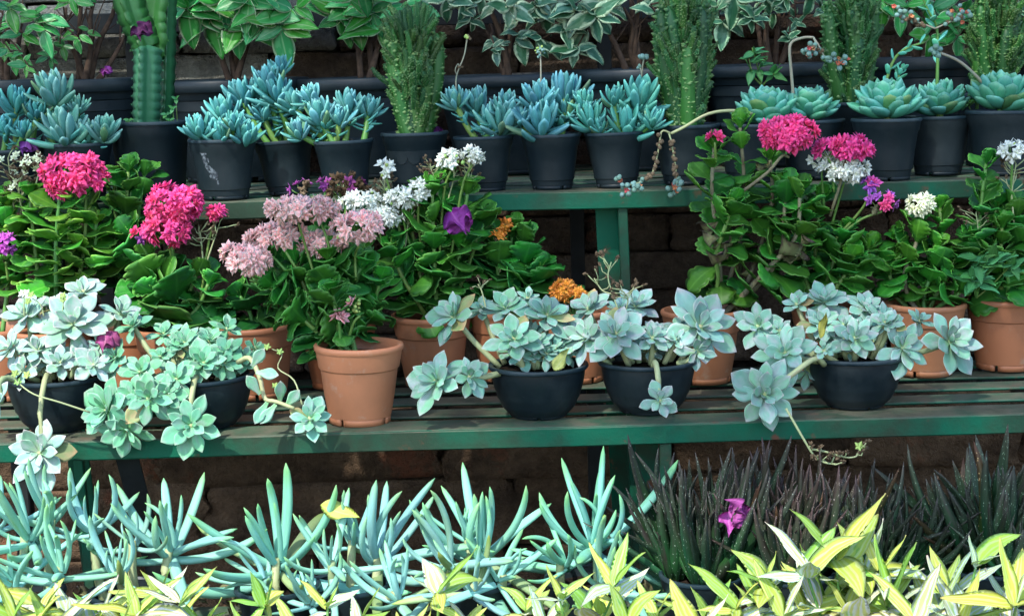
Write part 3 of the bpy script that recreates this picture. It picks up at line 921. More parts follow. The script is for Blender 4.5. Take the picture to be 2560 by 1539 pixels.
# white scuff on the fourth pot: a thin dried splash that follows the pot wall
def scuff(root, loc, rz):
    m = surf_mat('dried_splash', (0.13, 0.16, 0.18), (0.03, 0.04, 0.05), 160.0, (0.40, 0.55), 1.0, 0.8, 0.2)
    V, F, UV = [], [], []
    rr = random.Random(4)
    for s in range(60):
        u = rr.random()
        a0 = R(-122 + 26 * u + rr.uniform(-5, 5))
        z0 = .082 - .045 * u + rr.uniform(-.008, .008)
        n = rr.randint(5, 7)
        sz = rr.uniform(.0012, .0042)
        o = len(V)
        for k in range(n):
            th = 2 * math.pi * k / n
            z = z0 + sz * rr.uniform(.7, 1.5) * math.sin(th)
            a = a0 + sz * rr.uniform(.7, 1.2) * math.cos(th) / .05
            rad = .043 + (.0625 * .93 - .043) * z / .108 + .0011
            V.append(loc + Vector((rad * math.cos(a), rad * math.sin(a), z))); UV.append((0, 0))
        F.append(tuple(range(o, o + n)))
    addp('dried_splash', V, F, m, root, loc, UV)
scuff(t4, l4, 0)

def bud_stalk(root, pts, r, head, n, size, meshes, mat=M_STALK, spread=.006, rr=random.Random(5)):
    s, pp = stalk(root, pts, r, r * .8, mat)
    for k in range(n):
        d = Vector((rr.gauss(0, 1), rr.gauss(0, 1), rr.gauss(.5, .8))).normalized()
        q = pp[-1] + d * spread * rr.uniform(.4, 1)
        add('bud', rr.choice(meshes), s, frame(q, Vector((rr.uniform(-1, 1), 1, 0)), d, size * rr.uniform(.7, 1.2)))
    return s
bud_stalk(t8, [top8 + Vector((-.045, .02, .05)), P(1140, 200, .52), P(1160, 140, .52), P(1168, 96, .52)], .0016, None, 16, .006, [BUD, POD])
bud_stalk(t8, [P(1143, 190, .515), P(1138, 175, .51), P(1145, 160, .51), P(1150, 172, .51)], .0009, None, 5, .005, [POD])
bud_stalk(t9, [P(1352, 210, .52), P(1352, 170, .52), P(1351, 130, .52)], .0017, None, 34, .005, [BUD, MEALY], spread=.010)
bud_stalk(t10, [P(1602, 210, .53), P(1606, 170, .53), P(1610, 145, .53)], .0016, None, 7, .010, [MEALY], spread=.008)
bud_stalk(t10, [P(1604, 185, .53), P(1600, 168, .53)], .0012, None, 3, .009, [MEALY], spread=.005)

# ---------------------------------------------------------------- pale green spoon-leaved rosettes on the right
def spoon_plant(label, px, c, rad, Y=.52, meshes=POT_M, n=60, seed=0, s=1.0):
    rr = random.Random(seed)
    loc = up_pot_loc(px, Y)
    t = thing('potted_spoon_leaf_succulent', label, 'potted succulent', loc, 'pale green rosette succulents in black pots on the upper shelf')
    pot(t, meshes, loc, s=s)
    k = mpp(Y, 1.0)
    cc = P(c[0], c[1], Y); cc.z = loc.z + meshes[0]['h'] * s + .010
    rosette(t, cc, Vector((rr.uniform(-.10, .10), -.12, 1)), rad * k * 1.16, n, SPOON, th=(2, 84), lmin=.74, stem=[loc + Vector((0, 0, .09)), loc.lerp(cc, .85)], stem_r=.007, stem_mat=M_STEM, pexp=.75, drop=.06, wide=.88, rr=rr, jitter=.07)
    return t, loc, cc
tA, lA, cA = spoon_plant('pale green rosette succulent whose long bare stalk droops over the shelf edge', 1875, (1915, 268), 80, seed=11, Y=.53, s=.98)
tB, lB, cB = spoon_plant('pale green rosette succulent with a hooked brown stalk of coral flowers', 2030, (2020, 262), 74, seed=12, Y=.56)
tC, lC, cC = spoon_plant('largest pale green rosette succulent, black pot with chalky scuffs, two leafy stalks', 2214, (2220, 258), 86, seed=13, Y=.49, n=62, s=1.02)
tD, lD, cD = spoon_plant('pale green rosette succulent with a straight upright stalk, tucked behind its neighbour pot', 2345, (2350, 256), 76, seed=14, Y=.58)
tE, lE, cE = spoon_plant('pale green rosette succulent in the black pot nearest the right edge', 2500, (2502, 254), 86, seed=15, Y=.53, s=1.08)

def bell_cluster(root, pts, rr, nfl=4, npod=10, r=.0018, spread=.012, flower=.016, mat=None):
    s, pp = stalk(root, pts, r, r * .7, mat)
    for k in range(npod):
        q = pp[int(len(pp) * rr.uniform(.35, .95))] + jit(.004, rr)
        add('seed_pod', rr.choice([POD, POD, MEALY]), s, frame(q, jit(1, rr), jit(1, rr), rr.uniform(.007, .011)))
    for k in range(nfl):
        d = Vector((rr.uniform(-1, 1), -1 + rr.uniform(-.3, .4), rr.uniform(-.6, .6))).normalized()
        q = pp[-1] + jit(spread, rr) + d * .004
        add('flower', FL['coral'][0], s, frame(q, d.cross(Vector((.2, .1, 1))), d, flower * rr.uniform(.8, 1.15)))
        for j in range(2):
            add('bud', MEALY, s, frame(q + jit(.009, rr), jit(1, rr), jit(1, rr), rr.uniform(.008, .012)))
    return s
rr = random.Random(21)
# drooping bare stalk from the first rosette
s, pp = stalk(tA, [P(1880, 285, .47), P(1830, 277, .44), P(1770, 285, .41), P(1710, 318, .39), P(1678, 334, .39)], .0032, .0026, M_STEMPALE)
for path in ([P(1678, 334, .39), P(1655, 328, .385), P(1648, 365, .385), P(1638, 410, .38), P(1626, 440, .375), P(1595, 458, .37), P(1575, 462, .37)],
             [P(1672, 332, .39), P(1680, 362, .385), P(1688, 410, .385), P(1692, 445, .38), P(1697, 480, .375)]):
    b, pp = stalk(tA, path, .0018, .0012, M_STEMPALE, n=22)
    for k in range(24):
        q = pp[min(22, 5 + int(k * .72))] + jit(.0035, rr)
        add('seed_pod', POD if k < 17 else MEALY, b, frame(q, jit(1, rr), jit(1, rr), rr.uniform(.007, .0105)))
    for k in range(4):
        d = Vector((rr.uniform(-.8, .8), -1, rr.uniform(-.3, .6))).normalized()
        q = pp[-1] + jit(.012, rr) + d * .005
        add('flower', FL['coral'][0], b, frame(q, d.cross(Vector((.2, .1, 1))), d, .016 * rr.uniform(.8, 1.1)))
        for j in range(3):
            add('bud', MEALY, b, frame(q + jit(.010, rr), jit(1, rr), jit(1, rr), rr.uniform(.008, .012)))
# hooked stalk with coral flowers
s, pp = stalk(tB, [P(1984, 250, .55), P(1978, 180, .55), P(1974, 125, .55), P(1982, 104, .55), P(2012, 94, .54), P(2034, 94, .53)], .0032, .0022, M_STALK, n=20)
bell_cluster(tB, [P(2034, 94, .53), P(2040, 118, .52), P(2018, 128, .51)], rr, 5, 10)
bell_cluster(tB, [P(2034, 94, .53), P(2050, 120, .52), P(2065, 145, .52), P(2100, 148, .52)], rr, 4, 12)
# leafy stalks of the third rosette
def leafy_stalk(root, pts, r, n, size, rr, mesh=SPOON, mat=M_STEM, tint=None):
    s, pp = stalk(root, pts, r, r * .55, mat, n=18)
    for k in range(n):
        i = int(4 + (len(pp) - 5) * (k + .5) / n)
        tdir = (pp[min(i + 1, len(pp) - 1)] - pp[i - 1]).normalized()
        a = k * 2.4
        side = tdir.cross(Vector((math.cos(a), math.sin(a), .3))).normalized()
        add('leaf', rr.choice(mesh), s, frame(pp[i], tdir * .8 + side, side * -1 + tdir * .6, size * rr.uniform(.8, 1.2), 1.1), tint)
    return s, pp
leafy_stalk(tC, [P(2212, 262, .50), P(2216, 205, .50), P(2235, 150, .50), P(2265, 122, .49), P(2310, 106, .49)], .0034, 9, .022, rr, tint=(1.25, 1.25, 1.2))
s, pp = leafy_stalk(tC, [P(2228, 250, .49), P(2242, 205, .49), P(2256, 168, .49)], .0028, 14, .018, rr, tint=(1.15, 1.15, 1.1))
s, pp = leafy_stalk(tD, [P(2342, 230, .57), P(2344, 150, .57), P(2342, 70, .57), P(2322, 30, .56), P(2300, -20, .56)], .0034, 9, .026, rr, tint=(1.3, 1.3, 1.3))
bell_cluster(tD, [P(2338, 72, .56), P(2300, 58, .55), P(2250, 40, .54)], rr, 4, 14, spread=.016)
bell_cluster(tD, [P(2338, 72, .56), P(2375, 55, .55), P(2402, 40, .54)], rr, 4, 14, spread=.014)
s, pp = stalk(tE, [P(2488, 245, .52), P(2450, 200, .51), P(2400, 155, .50), P(2350, 132, .50)], .0032, .0024, M_STALK)
for k in range(14):
    add('bud', MEALY, s, frame(pp[-1] + jit(.010, rr) + Vector((-.008, 0, .002)), jit(1, rr), jit(1, rr), rr.uniform(.008, .013)))

# ---------------------------------------------------------------- castle cacti
def castle_branch(seed):
    rr = random.Random(seed)
    gs = []
    n = 14
    pts, rad = [], []
    bx, by = rr.uniform(-.07, .07), rr.uniform(-.07, .07)
    for i in range(n + 1):
        t = i / n
        pts.append(Vector((bx * math.sin(t * 2.4) , t, by * math.sin(t * 2.0))))
        rad.append(.060 * (1 - .35 * t) * math.sqrt(max(.02, 1 - max(0, (t - .85) / .15) ** 2)))
    g = tube(pts, rad, 7)
    nv = len(g[0])
    gs.append((g[0], g[1], [(u, 0.0) for u, v in g[2]]))
    for k in range(120):
        t = (k + .5) / 120
        i = min(n, int(t * n))
        a = k * 2.39996 + rr.uniform(-.7, .7)
        t = min(.999, max(0, t + rr.uniform(-.03, .03)))
        i = min(n, int(t * n))
        d = Vector((math.cos(a), .45, math.sin(a))).normalized()
        c = pts[i].lerp(pts[min(n, i + 1)], t * n - i) + Vector((math.cos(a), 0, math.sin(a))) * rad[i] * .8
        s = .023 * rr.uniform(.5, 1.4)
        x = d.cross(Vector((0, 1, .01))).normalized(); y = x.cross(d)
        V = [c + x * s * .7, c + y * s * .8, c - x * s * .7, c - y * s * .8, c + d * s * 1.15]
        gs.append((V, [(0, 1, 4), (1, 2, 4), (2, 3, 4), (3, 0, 4)], [(.5, .4)] * 4 + [(.5, 1.0)]))
    g = join(*gs)
    nf = [0 if max(f) < nv else 1 for f in g[1]]
    return mk('branch', g[0], g[1], None, g[2], mats=[M_CASTLE, M_CASTLETIP], fm=nf)
CBR = [castle_branch(i) for i in range(4)]

def castle(label, px, Y, base_y, top_y, halfw, n, meshes, seed, group='castle cacti in black pots', s=1.0, sz=1.0, color=None, lean=0.0):
    rr = random.Random(seed)
    loc = up_pot_loc(px, Y)
    t = thing('potted_castle_cactus', label, 'potted cactus', loc, group)
    pot(t, meshes, loc, s=s, sz=sz)
    k = mpp(Y, 1.0)
    H = (base_y - top_y) * k
    hw = halfw * k
    z0 = P(px, base_y, Y).z
    prof = w_pts([(0, .40), (.15, .55), (.35, .92), (.55, 1.0), (.7, .80), (.85, .55), (1, .30)])
    for i in range(n):
        core = i < n * .06
        a = rr.uniform(0, 6.28)
        if core:
            b = Vector((loc.x + hw * .3 * math.cos(a), Y + hw * .3 * math.sin(a), z0 - .01))
            d = Vector((math.cos(a) * .10 + lean, math.sin(a) * .10, 1))
            L = H * rr.uniform(.55, .95)
            wd = .062 / L * .24 / .06 * rr.uniform(.9, 1.2)
        else:
            h = rr.random() ** .85
            q = prof(h * .86) * rr.uniform(.30, .80)
            b = Vector((loc.x + hw * q * math.cos(a) + lean * h * H, Y + hw * q * math.sin(a), z0 + h * H * .84 - .008))
            sp = rr.uniform(.05, .45) if rr.random() < .55 else rr.uniform(.5, 1.0)
            d = Vector((math.cos(a) * sp + lean, math.sin(a) * sp, 1))
            L = min(rr.uniform(.026, .068), z0 + H * 1.03 - b.z + .01)
            wd = rr.uniform(.0045, .0072) / (.06 * L)
        f = rr.uniform(.75, 1.3)
        cc = color or (1, 1, 1)
        add('branch', rr.choice(CBR), t, frame(b, d, Vector((math.sin(a * 3), math.cos(a * 3), .1)), L, wd, wd), (cc[0] * f, cc[1] * f, cc[2] * f))
    return t
tcc = castle('bushy green castle cactus with many knobbly branches, black pot with embossed drip pattern', 1042, .53, 335, 22, 56, 280, POT_M, 31)
def embossing(root, loc):
    """raised band with a dripping lower edge round the pot wall"""
    V, F, UV = [], [], []
    n = 168
    wall_r = lambda z: .043 + (.0625 * .93 - .043) * z / .108
    for i in range(n):
        a = 2 * math.pi * i / n
        q = abs(math.sin(a * 7))
        zl = .064 - .013 * q ** .5
        for zz, out in ((.076, -.0004), (.0755, .0012), (zl + .0008, .0012), (zl, -.0004)):
            V.append(loc + Vector((math.cos(a), math.sin(a), 0)) * (wall_r(zz) + out) + Vector((0, 0, zz))); UV.append((i / n, zz))
    for i in range(n):
        j = (i + 1) % n
        for k in range(3):
            F.append((i * 4 + k, i * 4 + k + 1, j * 4 + k + 1, j * 4 + k))
    addp('embossing', V, F, M_BLACKPOT, root, loc, UV, smooth=False)
embossing(tcc, LOC[tcc.name])
castle('tall dense castle cactus in a black pot behind the drooping seed stems', 1718, .53, 312, -20, 64, 320, POT_M, 32)
castle('bluish castle cactus standing between the coral flower stalk and the largest rosette', 2128, .70, 290, -40, 60, 250, POT_M, 33, s=1.25, color=(.75, .95, .95))
castle('dark castle cactus half hidden behind the rosettes at the right edge', 2485, .78, 235, -40, 74, 220, POT_M, 34, s=1.3, color=(.8, .9, .7))

# ---------------------------------------------------------------- column euphorbia
def column_mesh(pts, r, n, wings, seed, twist=0.0, teeth=10):
    rr = random.Random(seed)
    pp = smooth_path(pts, n)
    V, F, UV = [], [], []
    spines = []
    up = Vector((0, -1, 0.02))
    ns = wings * 6
    for i, p in enumerate(pp):
        t = (pp[min(i + 1, n)] - pp[max(i - 1, 0)]).normalized()
        x = t.cross(up).normalized(); y = x.cross(t)
        tooth = abs(math.sin(math.pi * teeth * i / n)) ** .7
        end = math.sqrt(max(.05, 1 - max(0, (i / n - .93) / .07) ** 2))
        for k in range(ns):
            a = 2 * math.pi * k / ns + twist
            w = abs(((k % 6) / 6.0) - .5) * 2            # 1 at the wing, 0 in the valley
            rad = r * (.22 + (.60 + .13 * tooth) * w ** 3.0) * end
            V.append(p + (x * math.cos(a) + y * math.sin(a)) * rad); UV.append((.5 + .5 * w, i / n))
            if k % 6 == 0 and tooth > .97 and rr.random() < .9:
                spines.append((V[-1], (x * math.cos(a) + y * math.sin(a))))
    for i in range(n):
        for k in range(ns):
            k2 = (k + 1) % ns
            F.append((i * ns + k, i * ns + k2, i * ns + ns + k2, i * ns + ns + k))
    F.append(tuple(n * ns + k for k in range(ns)))
    for p, d in spines:
        o = len(V)
        for s in (-1, 1):
            e = p + d * r * .14 + Vector((0, 0, s * r * .05))
            V += [p + Vector((0, 0, .0008)), p - Vector((0, 0, .0008)), e]; UV += [(.5, .5)] * 3
            F.append((o, o + 1, o + 2)); o += 3
    return V, F, UV
def euphorbia():
    Y = .56
    loc = up_pot_loc(381, Y)
    t = thing('potted_column_cactus', 'three-ribbed green column cactus with toothed edges in the largest front-row black pot', 'potted cactus', loc)
    pot(t, POT_L, loc, sz=1.08)
    k = mpp(Y, 1.0)
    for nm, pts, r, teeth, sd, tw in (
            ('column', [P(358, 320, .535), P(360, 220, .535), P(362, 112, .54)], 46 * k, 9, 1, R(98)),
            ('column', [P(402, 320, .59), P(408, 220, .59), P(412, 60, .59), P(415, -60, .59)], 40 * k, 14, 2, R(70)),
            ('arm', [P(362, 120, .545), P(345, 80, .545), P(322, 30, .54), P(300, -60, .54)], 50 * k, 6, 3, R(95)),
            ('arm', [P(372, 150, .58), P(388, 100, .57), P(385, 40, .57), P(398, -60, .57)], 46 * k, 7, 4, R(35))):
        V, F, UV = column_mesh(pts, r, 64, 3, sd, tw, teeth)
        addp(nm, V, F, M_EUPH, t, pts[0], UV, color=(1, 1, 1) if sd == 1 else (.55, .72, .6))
    rr = random.Random(8)
    for q in (P(415, 285, .53), P(432, 272, .53), P(440, 248, .55), P(425, 300, .53), P(322, 300, .53)):
        s, pp = stalk(t, [Vector((q.x, q.y, loc.z + .118)), q], .0008, .0006, M_STEM, name='clover', n=4)
        for j in range(3):
            a = j * 2.09 + rr.uniform(0, 1)
            add('leaflet', WEED[0], s, frame(q, Vector((math.cos(a), -.5, math.sin(a) * .7)), Vector((0, -.7, .7)), .011, 1.4))
euphorbia()

# ================================================================== upper shelf, back row: shrubs in large pots
def shrub(label, px, rim_y, clusters, meshes, seed, trunks, leaf_px=62, Y=.98, tint=None, s=1.0, name='potted_shrub', bare=6):
    rr = random.Random(seed)
    p = P(px, rim_y + 8, Y)
    loc = Vector((p.x, Y, UPZ + .001))
    sz = (p.z - loc.z) / (.208 * s)
    t = thing(name, label, 'potted shrub', loc, 'shrubs in large black pots along the back')
    pot(t, POT_X, loc, s=s, sz=max(.7, min(1.25, sz)))
    k = mpp(Y, 1.1)
    base = Vector((loc.x, Y, p.z - .015))
    tops = []
    for (tx, ty) in trunks:
        q = P(tx, ty, Y + rr.uniform(-.03, .03))
        b = base + Vector(((q.x - base.x) * .15 + rr.uniform(-.012, .012), rr.uniform(-.02, .02), 0))
        pts = [b, b.lerp(q, .4) + jit(.008, rr), b.lerp(q, .75) + jit(.012, rr), q]
        st, pp = stalk(t, pts, .0075, .003, M_BARK, 'trunk', 7, 14)
        tops.append((st, pp))
    for i in range(bare):
        st, pp = rr.choice(tops)
        b = pp[rr.randint(3, 11)]
        e = b + Vector((rr.uniform(-.09, .09), rr.uniform(-.05, .05), rr.uniform(.05, .14)))
        stalk(t, [b, b.lerp(e, .5) + jit(.008, rr), e], .0022, .001, M_BARK, 'twig', 5, 6)
    for (cx, cy, n, lp) in clusters:
        y = Y - rr.uniform(.02, .12)
        c = P(cx, cy, y)
        st, pp = min(tops, key=lambda a: (a[1][10] - c).length)
        b = pp[10]
        br, bp = stalk(t, [b, b.lerp(c, .5) + jit(.012, rr) + Vector((0, 0, .01)), c], .0026, .0014, M_BARK, 'branch', 5, 8)
        for j in range(n):
            q = c if j < n * .6 else bp[rr.randint(4, 8)]
            a = j * 2.4 + rr.uniform(-.3, .3)
            d = Vector((math.cos(a), -.25 + .35 * math.sin(a * 1.7), .75 * math.sin(a) - .35))
            nn = Vector((rr.uniform(-.5, .5), -.85, .65 + rr.uniform(-.3, .3)))
            add('leaf', rr.choice(meshes), br, frame(q + jit(.006, rr), d, nn, lp * k * 1.12 * rr.uniform(.65, 1.15)), tint)
    return t

shrub('shrub with small cream-edged leaves on thin twigs, large pot at the left edge', 20, 192, [(20, 20, 6, 52), (60, 85, 5, 48), (110, 70, 5, 60), (35, 140, 6, 40), (70, 165, 5, 38), (100, 40, 5, 60), (10, 110, 5, 44)], FICUS, 51, [(5, -20), (60, 20), (-20, 40)], Y=.96, s=.95)
shrub('leafless looking shrub with thick brown trunks forking from the pot', 210, 190, [(150, 110, 4, 40), (195, 95, 3, 36), (125, 140, 6, 34), (225, 78, 2, 34), (180, -5, 6, 44)], FICUS, 52, [(190, -40), (255, -40), (285, -30), (165, 20), (310, 90)], bare=14, s=1.0)
shrub('shrub with big glossy pale-edged leaves hanging over the column cactus pot', 582, 190, [(470, 20, 7, 88), (530, 35, 7, 95), (600, 55, 8, 100), (660, 20, 8, 95), (700, 60, 7, 88), (620, -10, 8, 95), (560, 0, 7, 92), (735, 20, 6, 80), (500, -20, 6, 92)], FICUS, 53, [(540, -40), (600, -50), (660, -40), (510, 10)], tint=(1.25, 1.25, 1.2), bare=10, s=1.12)
shrub('shrub with broad cream-margined leaves beside the bushy castle cactus', 918, 185, [(850, 35, 7, 92), (890, 10, 7, 90), (930, 30, 7, 88), (955, 70, 3, 100), (1010, 5, 5, 74), (900, -30, 7, 90)], FICUS, 54, [(880, -50), (930, -50), (960, -40)], tint=(.9, 1.0, .95), s=1.1)
shrub('sparse shrub with small cream-splashed leaves above the two-rosette succulent', 1268, 178, [(1155, 20, 6, 46), (1175, 48, 5, 42), (1240, 125, 6, 34), (1250, 110, 5, 30), (1290, 90, 5, 60), (1335, 10, 6, 60), (1120, -5, 6, 58), (1270, 15, 6, 62), (1200, -15, 6, 56)], FICUS2, 55, [(1215, -40), (1225, 60), (1290, -40)], s=1.14)
shrub('shrub with dark green leaves splashed cream, hanging low over the blue succulents', 1600, 163, [(1375, 30, 7, 78), (1440, 25, 7, 76), (1490, 40, 7, 74), (1350, 100, 4, 66), (1440, 125, 8, 66), (1520, 15, 6, 70), (1640, 30, 5, 58), (1690, 10, 5, 58), (1410, 70, 5, 70)], FICUS2, 56, [(1575, -40), (1560, 20), (1600, -40), (1480, -20)], tint=(1.15, 1.15, 1.1), s=1.12)
shrub('dark shrub with a few broad leaves to the right of the tall castle cactus', 1925, 152, [(1790, 15, 6, 66), (1810, 60, 4, 58), (1840, -5, 6, 64), (1930, 30, 6, 34), (1990, 60, 7, 30), (2060, 20, 7, 34), (1960, -10, 8, 36), (1880, 40, 7, 50), (1910, -10, 6, 60), (2030, -15, 7, 50), (1975, 95, 6, 34)], FICUS2, 57, [(1900, -40), (1950, -40), (2010, -40), (1870, 20)], tint=(.95, 1.1, 1.0), s=1.12, bare=10)
shrub('shrub with pale-edged leaves showing behind the straight upright stalk', 2303, 134, [(2330, 20, 6, 74), (2400, 40, 7, 62), (2390, 90, 5, 60), (2330, 95, 5, 62), (2440, 20, 6, 60), (2250, 30, 5, 56), (2200, 0, 7, 64), (2280, -5, 6, 66), (2430, 75, 6, 58)], FICUS, 58, [(2290, -40), (2340, -40), (2240, -20)], tint=(1.05, 1.15, 1.05), s=.9)
shrub('dark shrub in a large pot at the far right edge', 2600, 128, [(2540, 10, 8, 50), (2570, 60, 8, 50)], FICUS2, 59, [(2580, -40), (2620, -40)], tint=(.7, .9, .8))

# seedling weeds rising between the pots on the right
def weed(label, px0, py0, tops, Y, seed, size=40):
    rr = random.Random(seed)
    b = P(px0, py0, Y)
    t = thing('broadleaf_weed', label, 'weed', b, 'weeds sprouting among the pots')
    for (tx, ty) in tops:
        q = P(tx, ty, Y - .02)
        s, pp = stalk(t, [b, b.lerp(q, .5) + jit(.008, rr), q], .0018, .001, M_STEM, 'stem', 5, 8)
        for j in range(6):
            a = j * 1.3 + rr.uniform(0, 1)
            d = Vector((math.cos(a), -.4, math.sin(a) * .5))
            add('leaf', rr.choice(WEED), s, frame(pp[rr.randint(5, 8)], d, Vector((rr.uniform(-.3, .3), -.5, .8)), size * mpp(Y) * rr.uniform(.7, 1.1)))
    return t
weed('green weed with soft leaves standing behind the first pale green rosette', 1905, 215, [(1880, 120), (1900, 160), (1935, 185), (1872, 145)], .60, 61)
weed('small weed wedged between the two right-hand rosettes', 2440, 290, [(2430, 225), (2415, 250), (2445, 245)], .62, 62, 34)

# ================================================================== lower shelf
def low_loc(px, Y):
    p = P(px, 1000, Y)
    return Vector((p.x, Y, LOWZ + .0015))

GH_WARM = (1.12, 1.06, 1.06)
def ghost_bowl(label, px, Y, ros, seed, tint, s=1.0, name='potted_ghost_plant'):
    """ros: (px, py, radius px, dY, axis x, axis up, n)"""
    rr = random.Random(seed)
    loc = low_loc(px, Y)
    t = thing(name, label, 'potted succulent', loc, 'trailing rosette succulents in black bowls on the lower shelf')
    pot(t, POT_B, loc, s=s)
    rim = 905 + (1346 - px) * .026
    ros = list(ros) + [(px + rr.uniform(-95, 95), rim - rr.uniform(20, 80), rr.uniform(34, 52), rr.uniform(-.03, .06), rr.uniform(-.4, .4), .8, 11) for q in range(13)]
    for (cx, cy, r, dy, ax, up, n) in ros:
        y = Y + dy
        k = mpp(y, .65)
        c = P(cx, cy, y)
        axis = Vector((ax, -1 + .6 * up, up))
        b = Vector((loc.x + max(-.06, min(.06, (c.x - loc.x) * .6)), Y + max(-.055, min(.05, dy * .5)), LOWZ + .078 * s))
        if c.z < LOWZ + .07:                      # trails over the rim
            e = Vector((loc.x + max(-.078, min(.078, (c.x - loc.x) * .9)), Y - .072 if dy < -.03 else Y + dy, LOWZ + .092 * s))
            st = [b, e, e.lerp(c, .5) + Vector((0, -.012, .004)), c - axis.normalized() * r * k * .35]
        else:
            st = [b, b.lerp(c, .55) + Vector((0, 0, -.004)), c - axis.normalized() * r * k * .3]
        f = rr.uniform(.93, 1.07)
        rosette(t, c, axis, r * k * 1.20, n, GHOST, th=(16, 102), lmin=.22, color=(tint[0] * f, tint[1] * f, tint[2] * f), stem=st, stem_r=.0042, pexp=.66, drop=.14, rr=rr, jitter=.12)
    return t, loc

G1, l1 = ghost_bowl('whitest trailing rosette succulent in the black bowl at the left end of the lower shelf', 150, .10, [
    (62, 785, 66, .03, -.3, .75, 15), (182, 805, 92, .0, .1, .7, 17), (208, 728, 56, .06, .2, .9, 13), (305, 782, 58, .05, .5, .8, 13), (22, 868, 56, -.02, -.5, .6, 14), (95, 872, 50, -.03, .1, .8, 13),
    (250, 860, 34, -.02, .2, .8, 11), (130, 760, 40, .07, 0, .9, 11), (265, 800, 36, .05, .3, .9, 10),
    (97, 1130, 88, -.14, -.1, .35, 17), (-8, 1000, 50, -.1, -.6, .4, 12), (150, 905, 46, -.07, .1, .6, 13), (235, 912, 50, -.06, .3, .5, 13), (55, 925, 44, -.06, -.3, .5, 12)], 71, (1.32, 1.20, 1.24), s=1.06)
G2, l2 = ghost_bowl('mint green trailing rosette succulent spilling over the second black bowl', 515, .085, [
    (330, 812, 44, .03, -.4, .8, 14), (408, 832, 46, .04, -.1, .85, 14), (525, 850, 54, .03, .3, .85, 15), (286, 892, 50, -.03, -.5, .6, 14), (350, 928, 54, -.06, -.2, .6, 15), (510, 905, 62, -.05, .2, .6, 16),
    (402, 890, 36, -.02, 0, .8, 12), (446, 862, 40, .0, .1, .8, 12), (262, 1025, 82, -.10, -.7, .25, 17), (372, 995, 66, -.12, .1, .3, 16), (318, 1075, 72, -.115, -.1, -.15, 15), (477, 1062, 74, -.13, .05, .3, 17),
    (570, 820, 40, .05, .5, .8, 11), (640, 870, 30, .03, .8, .6, 10), (440, 945, 50, -.09, -.1, .5, 13), (560, 905, 48, -.04, .4, .5, 13), (415, 985, 48, -.11, .1, .3, 13), (330, 990, 50, -.11, -.2, .3, 13)], 72, (.74, 1.04, .82))
G3, l3 = ghost_bowl('pale trailing rosette succulent in the black bowl right of the front terracotta pot', 1346, .09, [
    (1132, 790, 72, .02, -.5, .65, 16), (1262, 768, 66, .05, -.1, .85, 15), (1285, 845, 66, -.04, .0, .55, 16), (1368, 785, 72, .02, .15, .8, 16), (1088, 952, 78, -.09, -.4, .45, 16), (1176, 940, 52, -.08, .2, .35, 14),
    (1320, 745, 40, .08, 0, .9, 12), (1205, 770, 40, .07, -.2, .9, 11), (1420, 880, 38, .0, .4, .5, 9), (1330, 890, 26, -.02, .1, .7, 9)], 73, (.90, 1.02, .98))
G4, l4b = ghost_bowl('lilac tinged trailing rosette succulent with one small rosette dangling down the black bowl', 1620, .10, [
    (1470, 770, 60, .05, -.3, .85, 14), (1540, 832, 76, -.04, -.05, .5, 18), (1590, 762, 60, .06, .1, .9, 14), (1632, 842, 46, -.03, .2, .7, 13), (1462, 845, 64, -.02, -.4, .55, 15), (1752, 815, 92, .0, .25, .5, 18),
    (1650, 1000, 48, -.135, .1, .2, 11), (1745, 880, 50, -.03, .3, -.1, 9), (1550, 770, 44, .04, 0, .9, 12)], 74, (1.02, 1.0, 1.06))
G5, l5 = ghost_bowl('big trailing rosette succulent pouring down the left side of the last black bowl', 2138, .095, [
    (1896, 815, 64, .02, -.1, .4, 14), (1962, 880, 74, -.06, -.15, .35, 17), (1912, 985, 84, -.12, -.1, .25, 18), (1992, 760, 42, .05, -.3, .8, 12), (2062, 750, 66, .06, 0, .85, 16), (2058, 808, 52, .0, -.1, .7, 13),
    (2138, 845, 60, -.05, .05, .4, 16), (2165, 768, 56, .05, .15, .85, 15), (2212, 800, 56, .02, .3, .7, 14), (2258, 868, 66, -.04, .3, .4, 16), (2378, 852, 78, -.02, .35, .4, 16), (2302, 800, 40, .04, .3, .8, 10),
    (2062, 875, 30, -.07, -.1, .4, 10), (2020, 925, 44, .0, .2, .3, 11), (1950, 825, 32, .0, -.2, .6, 10)], 75, (.94, .99, .99))
# long trailing stems of the second bowl and loose flower stems
rr = random.Random(76)
s, pp = stalk(G2, [P(595, 905, .03), P(625, 895, .0), P(650, 945, -.02), P(662, 995, -.03), P(690, 1003, -.04), P(735, 1020, -.05)], .0042, .003, M_STEMPALE)
for (cx, cy, dx, dz) in ((650, 985, -.5, .9), (668, 1005, -.5, -.8), (700, 1005, .1, .9), (690, 1010, -.8, -.9), (715, 1015, .6, .7), (630, 915, .6, .8), (640, 930, 1, -.1)):
    add('leaf', GHOST[1], s, frame(P(cx, cy, -.04), Vector((dx, -.3, dz)), Vector((.3, -1, .3)), .038, .9), (.95, 1.08, .98))
rosette(G2, P(775, 1045, -.055), Vector((.15, -.9, .45)), 66 * mpp(-.05, .6), 15, GHOST, th=(14, 104), lmin=.26, color=(.9, 1.1, 1.0), rr=rr)
s, pp = stalk(G2, [P(755, 1010, -.05), P(735, 950, -.03), P(695, 920, -.01), P(705, 885, 0.0), P(680, 872, .01)], .0014, .0008, M_STEMPALE)
for q in (P(668, 868, .0), P(688, 965, -.02), P(700, 880, 0)):
    add('flower', FL['yellow'][0], s, frame(q, Vector((1, 0, .1)), Vector((0, -.8, .5)), .014))
